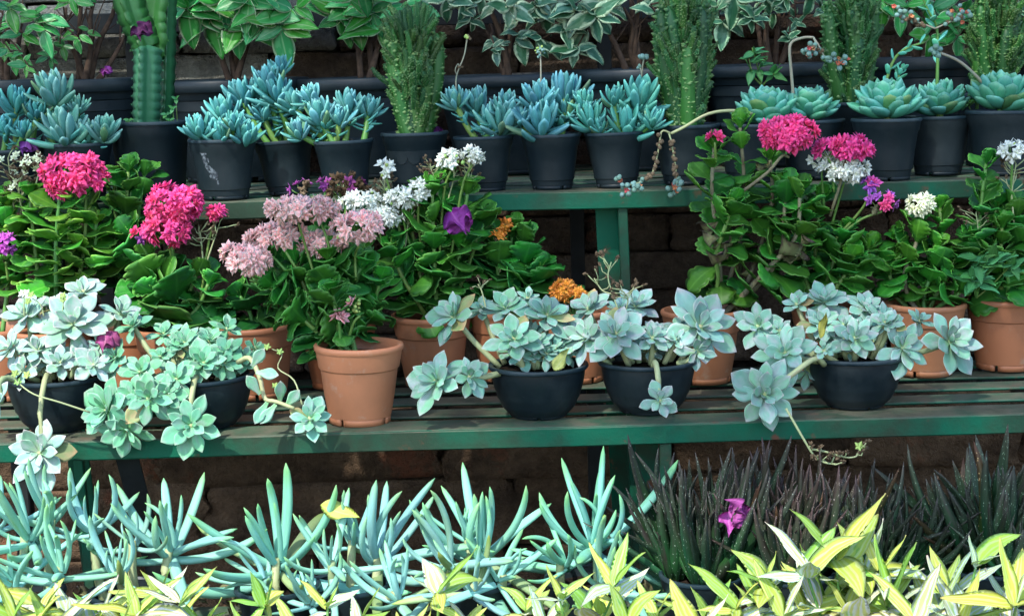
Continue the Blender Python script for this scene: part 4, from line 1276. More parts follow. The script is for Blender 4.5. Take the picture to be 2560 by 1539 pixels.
s, pp = stalk(G1, [P(225, 1030, -.05), P(150, 1005, -.06), P(85, 985, -.06), P(45, 955, -.05), P(35, 935, -.05)], .0016, .001, M_STEMPALE)
for q in (P(38, 935, -.05), P(68, 938, -.05), P(45, 955, -.05)):
    add('flower', FL['yellow'][0], s, frame(q, Vector((1, 0, .1)), Vector((.2, -.8, .5)), .016))
for path, fl in (([P(60, 790, .12), P(60, 740, .12), P(58, 728, .12)], 'white'), ([P(110, 790, .11), P(100, 760, .11), P(80, 745, .11)], 'yellow'), ([P(155, 790, .11), P(158, 760, .11), P(155, 740, .11)], 'yellow')):
    s, pp = stalk(G1, path, .0012, .0008, M_STEMPALE)
    for j in range(3):
        add('flower', rr.choice(FL[fl]), s, frame(pp[-1] + jit(.008, rr), Vector((1, 0, .1)), Vector((rr.uniform(-.5, .5), -.8, .5)), .014))
# dried flower stalks on the fourth and fifth bowls
def dry_spray(root, pts, rr, sub=5, r=.0013, fl=.012, length=.03, dirs=None):
    s, pp = stalk(root, pts, r, r * .7, M_STEMPALE, 'dried_spray')
    for k in range(sub):
        b = pp[int(len(pp) * rr.uniform(.45, .99))]
        e = b + Vector((rr.uniform(-1, 1), rr.uniform(-.6, .6), rr.uniform(.1, 1))).normalized() * length * rr.uniform(.6, 1.1)
        g = tube([b, b.lerp(e, .5) + jit(.003, rr), e], r * .6, 4)
        me = addp('twiglet', g[0], g[1], M_STEMPALE, s, b, g[2])
        for j in range(2):
            d = (e - b).normalized() + jit(.6, rr)
            add('dried_flower', rr.choice(FL['dry']), s, frame(e + jit(.003, rr), d.cross(Vector((.3, .2, .9))), d, fl * rr.uniform(.7, 1.2)))
    return s
dry_spray(G4, [P(1555, 800, .10), P(1530, 730, .10), P(1520, 690, .10), P(1528, 655, .10)], rr, 7)
dry_spray(G4, [P(1530, 735, .10), P(1505, 725, .10), P(1485, 695, .10)], rr, 4)
dry_spray(G4, [P(1560, 790, .08), P(1570, 750, .07), P(1560, 730, .06)], rr, 9)
dry_spray(G3, [P(1215, 770, .13), P(1205, 730, .13), P(1195, 710, .13)], rr, 5, length=.02, fl=.007)
s = dry_spray(G5, [P(1965, 1020, -.14), P(2005, 1090, -.15), P(2035, 1138, -.15), P(2060, 1155, -.15), P(2095, 1160, -.15)], rr, 9, r=.0019, length=.016)
s = dry_spray(G5, [P(2030, 1122, -.15), P(2070, 1130, -.15), P(2110, 1142, -.15), P(2140, 1140, -.15), P(2150, 1120, -.15)], rr, 7, r=.0017, length=.014)
add('flower', FL['yellow'][0], s, frame(P(2148, 1116, -.15), Vector((1, 0, .1)), Vector((0, -.8, .5)), .018))
# withered leaf stuck upright in the fifth bowl
add('withered_leaf', YLEAF[0], G5, frame(P(2050, 845, -.02), Vector((.12, .1, 1)), Vector((.2, -1, .2)), .045, .7), (.9, .75, .7))
add('withered_leaf', YLEAF[0], G4, frame(P(1385, 925, .0), Vector((.7, -.2, .8)), Vector((-.4, -1, .4)), .05, 1.0), (.75, .85, 1.3))

# ---------------------------------------------------------------- kalanchoes in terracotta pots
def kal_stem(root, pts, rr, pairs, leaf, start=.25, tint=(1, 1, 1), r=(.0045, .003), droop=(.1, .9), wood=False, dry=0.0, crown=True):
    """stem through world points with crossed pairs of scalloped leaves"""
    n = 18
    pp = smooth_path(pts, n)
    g = tube(pp, [r[0] + (r[1] - r[0]) * i / n for i in range(n + 1)], 7)
    st = addp('stem', g[0], g[1], M_WOODSTEM if wood else M_STEM, root, pp[0], g[2])
    a0 = rr.uniform(0, 6.28)
    pairs = max(3, int(round(pairs * .8)))
    for k in range(pairs):
        u = start + (1 - start) * (k + .5) / pairs
        x = u * n
        i = min(n - 1, int(x))
        p = pp[i].lerp(pp[i + 1], x - i)
        ax = (pp[i + 1] - pp[i]).normalized()
        for s in (0, 1):
            a = a0 + k * 1.72 + s * math.pi + rr.uniform(-.35, .35)
            ref = ax.cross(Vector((math.cos(a), math.sin(a), .05))).normalized()
            lift = droop[0] + (droop[1] - droop[0]) * u + rr.uniform(-.25, .25)
            d = ref + ax * lift
            nn = ax - ref * lift * .8 + jit(.25, rr) + Vector((0, -.30, 0))
            L = leaf * 1.22 * (1.0 - .35 * max(0, (u - .7) / .3)) * rr.uniform(.75, 1.15)
            f = rr.uniform(.85, 1.15)
            if rr.random() < dry * (1.2 - u):
                add('withered_leaf', rr.choice(DRYL), st, frame(p, d - Vector((0, 0, .4)), nn, L * .8, rr.uniform(.8, 1)))
            else:
                y = 1 + .35 * max(0, u - .55)
                add('leaf', rr.choice(KAL), st, frame(p, d, nn, L, rr.uniform(.88, 1.1)), (tint[0] * f * y, tint[1] * f * y, tint[2] * f))
    if crown:
        ax = (pp[-1] - pp[-2]).normalized()
        for k in range(6):
            a = k * 2.4
            ref = ax.cross(Vector((math.cos(a), math.sin(a), .05))).normalized()
            lift = 2.4 - k * .28
            add('leaf', rr.choice(KAL), st, frame(pp[-1], ref + ax * lift, ax - ref * lift * .5, leaf * (.35 + .08 * k)), (tint[0] * 1.35, tint[1] * 1.3, tint[2]))
    return st, pp

def flower_cluster(root, c, rx, rz, n, size, kinds, rr, stem=None, ry=None, buds=0, up=.75, r=.0022, stem_mat=None, tint=None):
    """dome of florets on a branching stalk (world units)"""
    c = Vector(c)
    ry = ry or rx * .8
    base = c - Vector((0, 0, rz * 1.3))
    gs = []
    if stem:
        pts = smooth_path(list(stem) + [base], 12)
        gs.append(tube(pts, [r * (1.1 - .2 * i / 12) for i in range(13)], 6))
    ax = Vector((0, -math.sqrt(1 - up * up), up))
    sp = []
    size *= 1.22
    n = max(2, int(round(n * .74)))
    for k in range(n):
        h = 1 - 1.12 * (k + .5) / n
        a = k * 2.39996 + rr.uniform(-.2, .2)
        q = math.sqrt(max(0, 1 - h * h))
        x = Vector((1, 0, 0)); y = ax.cross(x)
        d = ax * h + (x * math.cos(a) + y * math.sin(a)) * q
        f = rr.uniform(.74, 1.07)
        if rr.random() < .08:
            continue
        sp.append((c + Vector((d.x * rx, d.y * ry, d.z * rz)) * f, d))
    for p, d in sp:
        gs.append(tube([base + (p - base) * .25 + jit(.001, rr), base + (p - base) * .7 - Vector((0, 0, rz * .08)), p], r * .45, 4))
    g = join(*gs)
    part = addp('flower_cluster', g[0], g[1], stem_mat or M_STEM, root, c, g[2])
    for p, d in sp:
        me = rr.choice(FL[rr.choice(kinds)])
        nn = d + jit(.25, rr) + Vector((0, -.15, 0))
        add('flower', me, part, frame(p, nn.cross(Vector((rr.uniform(-1, 1), .3, rr.uniform(-1, 1)))), nn, size * rr.uniform(.92, 1.25)), tint)
    for k in range(buds):
        p, d = rr.choice(sp)
        add('bud', BUD, part, frame(p - d * size * .2 + jit(size * .5, rr), jit(1, rr), d, size * .28 * rr.uniform(.6, 1.2)))
    return part

KG = 'flowering kalanchoes in terracotta pots on the lower shelf'
def kal(label, px, Y, tint=None, s=1.0):
    loc = low_loc(px, Y)
    t = thing('potted_kalanchoe', label, 'potted kalanchoe', loc, KG)
    pot(t, POT_T, loc, color=tint or (1, 1, 1), s=s)
    return t, loc

def K(px, py, Y):
    return P(px, py, Y)

def stems(t, loc, rr, specs, Y, leaf_px, tint, **kw):
    k = mpp(Y, .75)
    top = Vector((loc.x, loc.y, LOWZ + .108))
    out = []
    for sp in specs:
        pts = [P(x, y, Y + dy) for (x, y, dy) in sp['p']]
        b = top + Vector(((pts[0].x - top.x) * .35, (pts[0].y - top.y) * .35 + rr.uniform(-.015, .015), 0))
        if (b - pts[0]).length < .02:
            pts = [b] + pts[1:]
        else:
            pts = [b] + pts
        a = dict(kw)
        a.update({q: v for q, v in sp.items() if q not in ('p', 'n', 'l')})
        out.append(kal_stem(t, pts, rr, sp['n'], sp.get('l', leaf_px) * k, tint=tint, **a))
    return out

# 1: bright green, hot pink dome, at the left edge
rr = random.Random(101); Y = .33
t, l = kal('bright yellowish green kalanchoe with the big round hot pink flower head', 140, Y)
stems(t, l, rr, [dict(p=[(100, 720, 0), (85, 600, 0), (75, 490, .0)], n=11), dict(p=[(140, 720, -.03), (140, 600, -.03), (150, 480, -.03)], n=12), dict(p=[(190, 720, 0), (210, 620, 0), (215, 470, .0)], n=12),
                 dict(p=[(165, 700, .04), (175, 560, .04), (185, 440, .04)], n=10), dict(p=[(60, 700, .03), (30, 600, .03), (20, 520, .03)], n=10), dict(p=[(215, 720, .02), (235, 640, .02), (240, 560, .02)], n=9)], Y, 74, (1.75, 1.45, 1.05), droop=(-.25, .7))
k = mpp(Y, .85)
flower_cluster(t, K(182, 440, Y - .02), 68 * k, 52 * k, 46, 38 * k, ['pink'], rr, stem=[K(170, 600, Y), K(178, 520, Y)], up=.62)
flower_cluster(t, K(245, 450, Y - .02), 20 * k, 20 * k, 6, 34 * k, ['pink'], rr, stem=[K(215, 540, Y), K(232, 500, Y)])
# 2: whitish dried flower heads behind, left edge
t, l = kal('leggy kalanchoe gone to seed with whitish dried flower heads at the left edge', 10, .36)
stems(t, l, rr, [dict(p=[(20, 700, 0), (15, 600, 0), (10, 500, 0)], n=10), dict(p=[(-20, 700, 0), (-40, 600, 0), (-30, 520, 0)], n=8)], .36, 70, (1.5, 1.35, 1.0))
for path in ([K(50, 560, .36), K(55, 470, .36), K(62, 400, .36)], [K(40, 560, .36), K(30, 480, .36), K(20, 395, .36)], [K(60, 540, .35), K(50, 500, .35), K(45, 450, .35)], [K(80, 500, .36), K(95, 440, .36), K(105, 405, .36)]):
    s = dry_spray(t, path, rr, 14, r=.0016, fl=.012, length=.022)
    for j in range(4):
        add('flower', rr.choice(FL['white']), s, frame(path[-1] + jit(.014, rr), Vector((1, 0, .2)), Vector((rr.uniform(-.5, .5), -.7, .6)), .016), (.9, .95, .75))
flower_cluster(t, K(12, 618, .28), 22 * k, 30 * k, 10, 32 * k, ['purple'], rr, stem=[K(20, 700, .3), K(15, 660, .29)], tint=(1.3, 1.2, 1.3))
# 3: dark green leafy kalanchoe without flowers
t, l = kal('dark green kalanchoe without flowers, behind the two hot pink ones', 330, .40)
stems(t, l, rr, [dict(p=[(320, 700, 0), (315, 560, 0), (320, 430, 0)], n=11), dict(p=[(350, 700, .02), (345, 560, .02), (360, 440, .02)], n=10), dict(p=[(300, 700, .02), (290, 560, .02), (285, 450, .02)], n=10)], .40, 74, (.85, .9, .9), droop=(-.1, 1.0))
# 4: hot pink, two-tier head
t, l = kal('sparse kalanchoe with a hot pink flower head on one long bare stalk', 448, .31)
st = stems(t, l, rr, [dict(p=[(430, 780, 0), (400, 720, 0), (375, 660, 0)], n=7, l=105), dict(p=[(440, 780, -.03), (430, 750, -.03), (400, 730, -.04)], n=4, l=115), dict(p=[(455, 780, 0), (470, 740, 0), (490, 690, 0)], n=5, l=95),
                      dict(p=[(430, 780, .02), (400, 690, .03), (330, 590, .03)], n=6, l=95), dict(p=[(470, 800, -.02), (500, 760, -.02), (520, 710, -.02)], n=4, l=80)], .31, 100, (1.0, 1.05, 1.1), droop=(-.1, .55), start=.1)
k = mpp(.29, .85)
flower_cluster(t, K(435, 520, .29), 72 * k, 50 * k, 40, 38 * k, ['pink'], rr, stem=[K(450, 790, .31), K(440, 700, .30), K(432, 630, .29)], up=.6, r=.0028)
flower_cluster(t, K(420, 575, .275), 62 * k, 30 * k, 18, 38 * k, ['pink'], rr, stem=[K(432, 660, .29)], up=.3)
flower_cluster(t, K(540, 532, .30), 22 * k, 12 * k, 6, 34 * k, ['pink'], rr, stem=[K(500, 760, .30), K(512, 670, .30), K(525, 590, .30)])
flower_cluster(t, K(352, 592, .28), 18 * k, 14 * k, 5, 30 * k, ['purple', 'pink'], rr, stem=[K(400, 700, .30), K(370, 640, .29)])
dry_spray(t, [K(510, 700, .30), K(505, 620, .30), K(500, 580, .30)], rr, 9, r=.0018, fl=.010)
dry_spray(t, [K(515, 660, .30), K(535, 600, .30), K(545, 570, .30)], rr, 7, r=.0016, fl=.010)
# 5: pot with a short plant, left of the front pot
t, l = kal('short dark kalanchoe deep inside its terracotta pot, left of the front pot', 648, .31, (.92, .9, .9))
stems(t, l, rr, [dict(p=[(630, 800, 0), (620, 770, 0), (600, 740, 0)], n=4, l=70), dict(p=[(660, 800, 0), (665, 750, 0), (668, 710, 0)], n=5, l=80), dict(p=[(690, 800, 0), (705, 770, 0), (710, 730, .02)], n=4, l=70)], .31, 70, (.65, .8, .85), start=.2, droop=(-.1, .5))
# 6: dry purple heads in the pot hidden behind the front pot
t, l = kal('kalanchoe with fading purple flowers in the terracotta pot hidden behind the front pot', 852, .38, (.98, .85, .8))
stems(t, l, rr, [dict(p=[(830, 760, 0), (820, 640, 0), (800, 560, 0)], n=9), dict(p=[(870, 760, 0), (890, 650, 0), (900, 560, 0)], n=9), dict(p=[(850, 760, .02), (850, 640, .02), (850, 560, .02)], n=8)], .38, 74, (.6, .75, .7))
k = mpp(.38, .9)
flower_cluster(t, K(755, 472, .37), 26 * k, 14 * k, 7, 30 * k, ['purple', 'purple', 'dry'], rr, stem=[K(810, 620, .38), K(780, 540, .37)])
flower_cluster(t, K(812, 460, .37), 14 * k, 10 * k, 4, 26 * k, ['purple'], rr, stem=[K(815, 600, .38), K(812, 530, .37)])
flower_cluster(t, K(865, 470, .37), 48 * k, 30 * k, 30, 26 * k, ['dry', 'dry', 'dry', 'dry', 'purple'], rr, stem=[K(855, 620, .38), K(860, 560, .37)], tint=(.7, .6, .5))
dry_spray(t, [K(850, 600, .37), K(845, 530, .37), K(850, 480, .37)], rr, 14, r=.0016, fl=.011)
# 7: pale pink kalanchoe in the front terracotta pot
rr = random.Random(107)
t7k, l7 = kal('pale pink and white kalanchoe leaning left from the foremost terracotta pot', 898, .078, (1.12, 1.12, 1.15))
Yf = .12
stems(t7k, l7, rr, [dict(p=[(810, 820, 0), (770, 740, .02), (740, 660, .03)], n=9), dict(p=[(800, 810, 0), (740, 760, 0), (690, 720, .0)], n=7), dict(p=[(840, 800, 0), (830, 720, .0), (820, 650, .0)], n=9), dict(p=[(860, 800, 0), (880, 740, .02), (900, 670, .02)], n=8),
                    dict(p=[(850, 800, .03), (860, 720, .05), (870, 640, .05)], n=8), dict(p=[(830, 800, .03), (790, 700, .05), (770, 620, .05)], n=8), dict(p=[(880, 850, -.03), (860, 840, -.03), (850, 820, -.03)], n=4, l=46),
                    dict(p=[(820, 810, .02), (720, 720, .04), (680, 660, .04)], n=7), dict(p=[(815, 850, -.02), (760, 800, -.02), (700, 755, -.01)], n=8, l=80), dict(p=[(850, 840, -.03), (840, 780, -.04), (830, 730, -.04)], n=7, l=70), dict(p=[(880, 840, 0), (930, 770, .02), (950, 700, .02)], n=7, l=80), dict(p=[(880, 830, 0), (905, 800, 0), (915, 770, 0)], n=5, l=60)], Yf, 86, (.78, 1.0, .95), start=.15, droop=(.0, .9))
k = mpp(Yf, .8)
for (cx, cy, rx, rz, n, st) in ((745, 525, 78, 26, 30, [(790, 700), (765, 620)]), (700, 585, 55, 22, 18, [(745, 680), (715, 630)]), (622, 655, 56, 34, 30, [(740, 760), (680, 720)]), (660, 600, 38, 20, 12, [(735, 700), (690, 650)]),
                            (808, 612, 52, 30, 24, [(820, 720), (812, 670)]), (895, 570, 58, 34, 28, [(890, 700), (888, 640)]), (800, 525, 40, 24, 14, [(830, 650), (815, 590)]), (590, 640, 30, 24, 8, [(690, 730), (630, 690)])):
    flower_cluster(t7k, K(cx, cy, Yf + rr.uniform(-.02, .03)), rx * k, rz * k, n, 36 * k, ['pale'], rr, stem=[K(x, y, Yf) for x, y in st], up=.72, buds=4, tint=(1.0, 1.0, 1.0))
flower_cluster(t7k, K(847, 795, .06), 9 * k, 7 * k, 2, 38 * k, ['pale'], rr, stem=[K(850, 860, .07), K(850, 830, .065)], tint=(1, .8, .85))
flower_cluster(t7k, K(900, 768, .07), 26 * k, 16 * k, 4, 32 * k, ['pale'], rr, stem=[K(870, 850, .08), K(885, 805, .07)], buds=14, tint=(1, .8, .9))
# 8: white flowers, large leafy one right of the front pot
rr = random.Random(108)
t, l = kal('large leafy white flowered kalanchoe with a magenta bract caught in it', 1085, .37)
stems(t, l, rr, [dict(p=[(1060, 760, 0), (1040, 620, 0), (1010, 520, 0)], n=11), dict(p=[(1090, 760, -.02), (1085, 620, -.02), (1080, 470, -.02)], n=13), dict(p=[(1120, 760, 0), (1150, 620, 0), (1170, 470, 0)], n=13), dict(p=[(1100, 760, .03), (1110, 600, .03), (1120, 440, .03)], n=12),
                 dict(p=[(1070, 760, .02), (1060, 600, .02), (1050, 480, .02)], n=11), dict(p=[(1060, 780, -.03), (1010, 700, -.03), (980, 630, -.03)], n=8), dict(p=[(1130, 760, .03), (1180, 640, .03), (1200, 540, .03)], n=10)], .36, 78, (1.0, 1.12, .95), droop=(-.2, .8))
k = mpp(.36, .85)
for (cx, cy, rx, rz, n) in ((905, 500, 46, 18, 20), (945, 545, 56, 24, 30), (1005, 495, 36, 18, 16), (1125, 402, 20, 20, 9), (1182, 388, 22, 14, 8), (965, 424, 16, 16, 6), (1045, 480, 24, 26, 12)):
    flower_cluster(t, K(cx, cy, .33), rx * k, rz * k, n, 28 * k, ['white'], rr, stem=[K(cx * .5 + 535, 650, .35), K(cx * .8 + 210, cy + 80, .34)], buds=8, up=.6)
for path in ([K(1010, 640, .34), K(1020, 560, .34), K(1025, 500, .34)], [K(1080, 520, .36), K(1085, 450, .36), K(1075, 415, .36)], [K(1120, 500, .36), K(1135, 440, .36), K(1130, 410, .36)], [K(960, 560, .35), K(960, 490, .35), K(962, 440, .35)], [K(1165, 500, .36), K(1170, 450, .36), K(1175, 405, .36)]):
    dry_spray(t, path, rr, 15, r=.0015, fl=.010, length=.02)
# 9: orange kalanchoe
rr = random.Random(109)
t, l = kal('dark leaved kalanchoe with a single orange flower head, behind the rosette bowl', 1275, .40)
stems(t, l, rr, [dict(p=[(1250, 740, 0), (1245, 680, 0), (1240, 610, 0)], n=9), dict(p=[(1290, 740, 0), (1300, 680, 0), (1310, 600, 0)], n=9), dict(p=[(1310, 740, -.02), (1330, 710, -.02), (1345, 670, -.02)], n=7), dict(p=[(1270, 740, .02), (1275, 660, .02), (1280, 580, .02)], n=9)], .40, 76, (.62, .85, .8), droop=(-.1, .8))
k = mpp(.40, .8)
flower_cluster(t, K(1252, 568, .39), 18 * k, 10 * k, 5, 34 * k, ['orange'], rr, stem=[K(1250, 660, .40), K(1250, 610, .39)], tint=(1, .85, 1))
flower_cluster(t, K(1240, 595, .38), 16 * k, 14 * k, 5, 24 * k, ['orange', 'dry'], rr, stem=[K(1250, 660, .40), K(1245, 620, .39)], tint=(1, 1, 1))
dry_spray(t, [K(1250, 680, .39), K(1255, 640, .39), K(1245, 610, .39)], rr, 9, fl=.010, length=.018)
# 10: small orange-yellow kalanchoe
t, l = kal('small kalanchoe with an orange and yellow flower head peeping over the rosettes', 1440, .37)
stems(t, l, rr, [dict(p=[(1440, 780, 0), (1430, 760, 0), (1425, 750, 0)], n=5, l=50), dict(p=[(1450, 780, 0), (1455, 765, 0), (1460, 755, 0)], n=4, l=50)], .37, 50, (.6, .8, .7))
flower_cluster(t, K(1408, 728, .36), 28 * k, 22 * k, 18, 28 * k, ['orange'], rr, stem=[K(1430, 790, .37), K(1415, 760, .36)])
flower_cluster(t, K(1440, 740, .355), 18 * k, 14 * k, 9, 26 * k, ['orange'], rr, stem=[K(1440, 790, .37), K(1440, 765, .36)])
# 11: tall leggy kalanchoe with hot pink heads
rr = random.Random(111)
t, l = kal('tallest leggy kalanchoe, two crossing woody stems and a hot pink head', 1757, .33, (.95, .98, .98))
stems(t, l, rr, [dict(p=[(1800, 740, 0), (1795, 620, 0), (1780, 480, 0), (1785, 370, 0)], n=13, wood=True, start=.22, dry=.22, r=(.0052, .003)), dict(p=[(1850, 745, -.02), (1920, 670, -.02), (1990, 590, -.02), (2000, 480, -.02)], n=13, wood=True, start=.3, dry=.22, r=(.006, .003)),
                 dict(p=[(1810, 740, .02), (1850, 600, .03), (1860, 460, .03), (1850, 320, .03)], n=15, wood=True, start=.25, dry=.2), dict(p=[(1850, 740, .02), (1900, 620, .04), (1930, 500, .04), (1925, 400, .04)], n=13, wood=True, start=.25, dry=.25),
                 dict(p=[(1880, 730, .0), (1950, 640, .0), (1960, 540, 0), (1965, 470, 0)], n=9, wood=True, start=.35, dry=.2), dict(p=[(1795, 700, -.02), (1790, 640, -.03), (1815, 560, -.04), (1830, 510, -.04)], n=8, start=.4, dry=.3)], .32, 76, (.92, 1.0, .8), droop=(-.45, .8))
k = mpp(.31, .85)
flower_cluster(t, K(1972, 338, .29), 62 * k, 42 * k, 40, 38 * k, ['pink'], rr, stem=[K(1855, 480, .28), K(1920, 430, .28), K(1955, 390, .285)], up=.65, r=.0026, stem_mat=M_WOODSTEM)
flower_cluster(t, K(1787, 346, .30), 12 * k, 7 * k, 3, 30 * k, ['pink'], rr, stem=[K(1790, 400, .31), K(1788, 370, .30)])
# 12: second pink one with white heads behind
t, l = kal('kalanchoe with flat pink heads over white ones, terracotta pot hidden by the last bowl', 2075, .36)
stems(t, l, rr, [dict(p=[(2060, 720, 0), (2090, 640, 0), (2110, 580, 0)], n=9), dict(p=[(2090, 720, -.02), (2110, 690, -.02), (2120, 650, -.02)], n=7, l=84), dict(p=[(2040, 720, .02), (2040, 600, .02), (2050, 500, .02)], n=10), dict(p=[(2020, 720, .0), (2010, 620, .0), (2020, 540, .0)], n=9),
                 dict(p=[(2110, 720, .02), (2150, 670, .02), (2170, 620, .02)], n=7)], .35, 76, (.85, 1.05, .85), droop=(-.2, .8))
k = mpp(.33, .85)
flower_cluster(t, K(2125, 372, .31), 48 * k, 24 * k, 20, 38 * k, ['pink'], rr, stem=[K(2075, 540, .34), K(2100, 460, .32), K(2112, 410, .31)], up=.7, r=.0024, tint=(1, 1, 1.15), stem_mat=M_WOODSTEM)
flower_cluster(t, K(2070, 375, .31), 34 * k, 16 * k, 10, 36 * k, ['pink'], rr, stem=[K(2085, 480, .33), K(2080, 420, .32)], up=.7, tint=(.9, .9, 1.1))
flower_cluster(t, K(2110, 425, .33), 62 * k, 24 * k, 34, 28 * k, ['white'], rr, stem=[K(2080, 560, .35), K(2100, 490, .34)], up=.6)
flower_cluster(t, K(2055, 400, .34), 36 * k, 14 * k, 12, 26 * k, ['white'], rr, stem=[K(2060, 520, .35), K(2055, 450, .34)], up=.6)
flower_cluster(t, K(2172, 462, .32), 14 * k, 10 * k, 4, 34 * k, ['pink', 'purple'], rr, stem=[K(2085, 600, .34), K(2140, 540, .33), K(2165, 505, .32)], tint=(1, 1.6, 1.6))
flower_cluster(t, K(2205, 500, .32), 34 * k, 22 * k, 11, 30 * k, ['purple', 'pink', 'dry'], rr, stem=[K(2085, 600, .34), K(2150, 550, .33)], up=.3, tint=(1.1, 1.6, 1.4))
# 13: white dome
rr = random.Random(113)
t, l = kal('kalanchoe with one dense creamy white dome on a single upright stem', 2308, .34, (.95, 1.0, .98))
stems(t, l, rr, [dict(p=[(2270, 740, 0), (2262, 680, 0), (2290, 610, 0), (2300, 545, 0)], n=9, wood=True, start=.35), dict(p=[(2310, 740, 0), (2330, 680, 0), (2345, 610, 0)], n=11, l=62), dict(p=[(2290, 740, .03), (2270, 660, .03), (2245, 600, .03)], n=9, l=66), dict(p=[(2340, 740, 0), (2370, 690, 0), (2385, 650, 0)], n=8, l=62),
                 dict(p=[(2320, 740, .03), (2350, 640, .03), (2350, 520, .04)], n=12, l=60), dict(p=[(2370, 750, -.02), (2395, 735, -.02), (2400, 715, -.02)], n=5, l=56), dict(p=[(2240, 740, .02), (2225, 690, .02), (2222, 650, .02)], n=7, l=58)], .34, 66, (.95, 1.1, .8), droop=(-.1, .9))
k = mpp(.33, .8)
flower_cluster(t, K(2302, 512, .32), 30 * k, 22 * k, 24, 26 * k, ['white'], rr, stem=[K(2295, 590, .34), K(2300, 560, .33)], buds=12, up=.6, tint=(1.05, 1.05, .85))
# 14: right edge, columnar leafy with white flowers
t, l = kal('tall column-like kalanchoe with loose white flowers at the right edge', 2510, .37, (.95, .92, .9))
stems(t, l, rr, [dict(p=[(2470, 700, 0), (2450, 560, 0), (2465, 410, 0)], n=15, l=66), dict(p=[(2510, 700, 0), (2530, 600, 0), (2540, 520, 0)], n=11), dict(p=[(2500, 700, -.03), (2500, 650, -.03), (2505, 570, -.03)], n=9), dict(p=[(2540, 700, 0), (2560, 620, 0), (2575, 540, 0)], n=9),
                 dict(p=[(2450, 700, -.02), (2430, 640, -.02), (2425, 600, -.02)], n=8), dict(p=[(2520, 740, -.04), (2520, 700, -.05), (2510, 680, -.05)], n=6), dict(p=[(2480, 720, .02), (2480, 620, .02), (2490, 520, .02)], n=10)], .36, 74, (.8, 1.0, .85), droop=(-.1, .9))
flower_cluster(t, K(2532, 378, .33), 34 * k, 18 * k, 14, 30 * k, ['white'], rr, stem=[K(2530, 560, .35), K(2528, 460, .34)], buds=4, up=.6)
dry_spray(t, [K(2535, 560, .34), K(2530, 480, .34), K(2540, 410, .34)], rr, 14, r=.0017, fl=.010)
dry_spray(t, [K(2450, 620, .34), K(2445, 570, .34), K(2440, 530, .34)], rr, 8, r=.0013, fl=.009)
weed('soft broad leaved weed sprouting from the right-hand terracotta pot', 2440, 745, [(2480, 640), (2460, 660), (2530, 660), (2425, 700), (2440, 640)], .30, 63, 66)
# terracotta pot at the left edge (its kalanchoe is the seed-head one); a clay pot peeps out beside the first bowl

# ================================================================== bottom row: finger-leaved succulents
def base_loc(px, Y):
    p = P(px, 1500, Y)
    return Vector((p.x, Y, BASEZ + .0015))

def finger_plant(label, px, heads, seed, Y=-.22, tint=(1, 1, 1)):
    """heads: (px, py, reach px, axis x, axis up, n, dY)"""
    rr = random.Random(seed)
    loc = base_loc(px, Y)
    t = thing('finger_leaf_succulent', label, 'potted succulent', loc, 'pale blue-green finger-leaved succulents in the bottom row')
    pot(t, POT_M, loc)
    for (cx, cy, reach, ax, up, n, dy) in heads:
        y = Y + dy
        c = P(cx, cy, y)
        k = mpp(y, .45)
        axis = Vector((ax, -.35, up))
        b = Vector((loc.x + max(-.04, min(.04, c.x - loc.x)), Y, loc.z + .09))
        rosette(t, c, axis, reach * k * 1.22, max(8, int(n * .85)), SENEC, th=(3, 108), lmin=.48, color=tuple(q * rr.uniform(.9, 1.08) for q in tint), stem=[b, b.lerp(c, .5) + Vector((0, -.01, -.004))], stem_r=.0065, pexp=1.05, drop=.2, rr=rr, jitter=.12, lvar=.25, wide=1.0)
    return t
finger_plant('finger-leaved succulent clump at the left edge below the lilac rosette', 60, [(60, 1330, 190, -.3, .9, 17, 0), (150, 1420, 180, .1, .9, 16, -.05), (20, 1450, 170, -.4, .7, 14, -.05), (130, 1290, 170, .2, 1, 13, .05), (-20, 1300, 160, -.3, .8, 12, .02)], 201)
finger_plant('finger-leaved succulent clump in front of the dark slanting leg', 330, [(425, 1362, 205, .05, .9, 19, .02), (295, 1425, 135, .0, .9, 13, -.06), (230, 1310, 150, .1, .9, 12, .03), (330, 1350, 110, -.2, .9, 9, 0)], 202)
finger_plant('finger-leaved succulent clump below the small rosette left of the front terracotta pot', 700, [(690, 1395, 235, -.15, .95, 18, .02), (770, 1495, 150, -.2, .8, 13, -.07), (640, 1440, 160, -.7, .6, 10, -.02)], 203)
finger_plant('finger-leaved succulent with a yellow leaf caught in it below the front terracotta pot', 870, [(945, 1378, 235, .05, .95, 19, .03), (828, 1402, 160, .0, .9, 12, -.03), (995, 1480, 170, -.05, .9, 14, -.07), (880, 1350, 120, 0, 1, 9, .05)], 204)
finger_plant('finger-leaved succulent below the black bowl right of the front terracotta pot', 1180, [(1205, 1372, 225, .1, .95, 24, .02), (1110, 1400, 190, -.4, .8, 13, -.02), (1170, 1340, 110, .1, 1, 12, .04), (1185, 1465, 150, .1, .7, 12, -.07), (1260, 1440, 150, .5, .6, 9, -.05)], 205)
finger_plant('finger-leaved succulent farthest right, its long leaves reaching into the dark spiky plants', 1470, [(1490, 1345, 235, .1, .95, 20, .02), (1510, 1445, 200, .25, .7, 14, -.05), (1400, 1400, 170, -.5, .6, 9, -.03)], 206, tint=(.96, 1.06, .97))

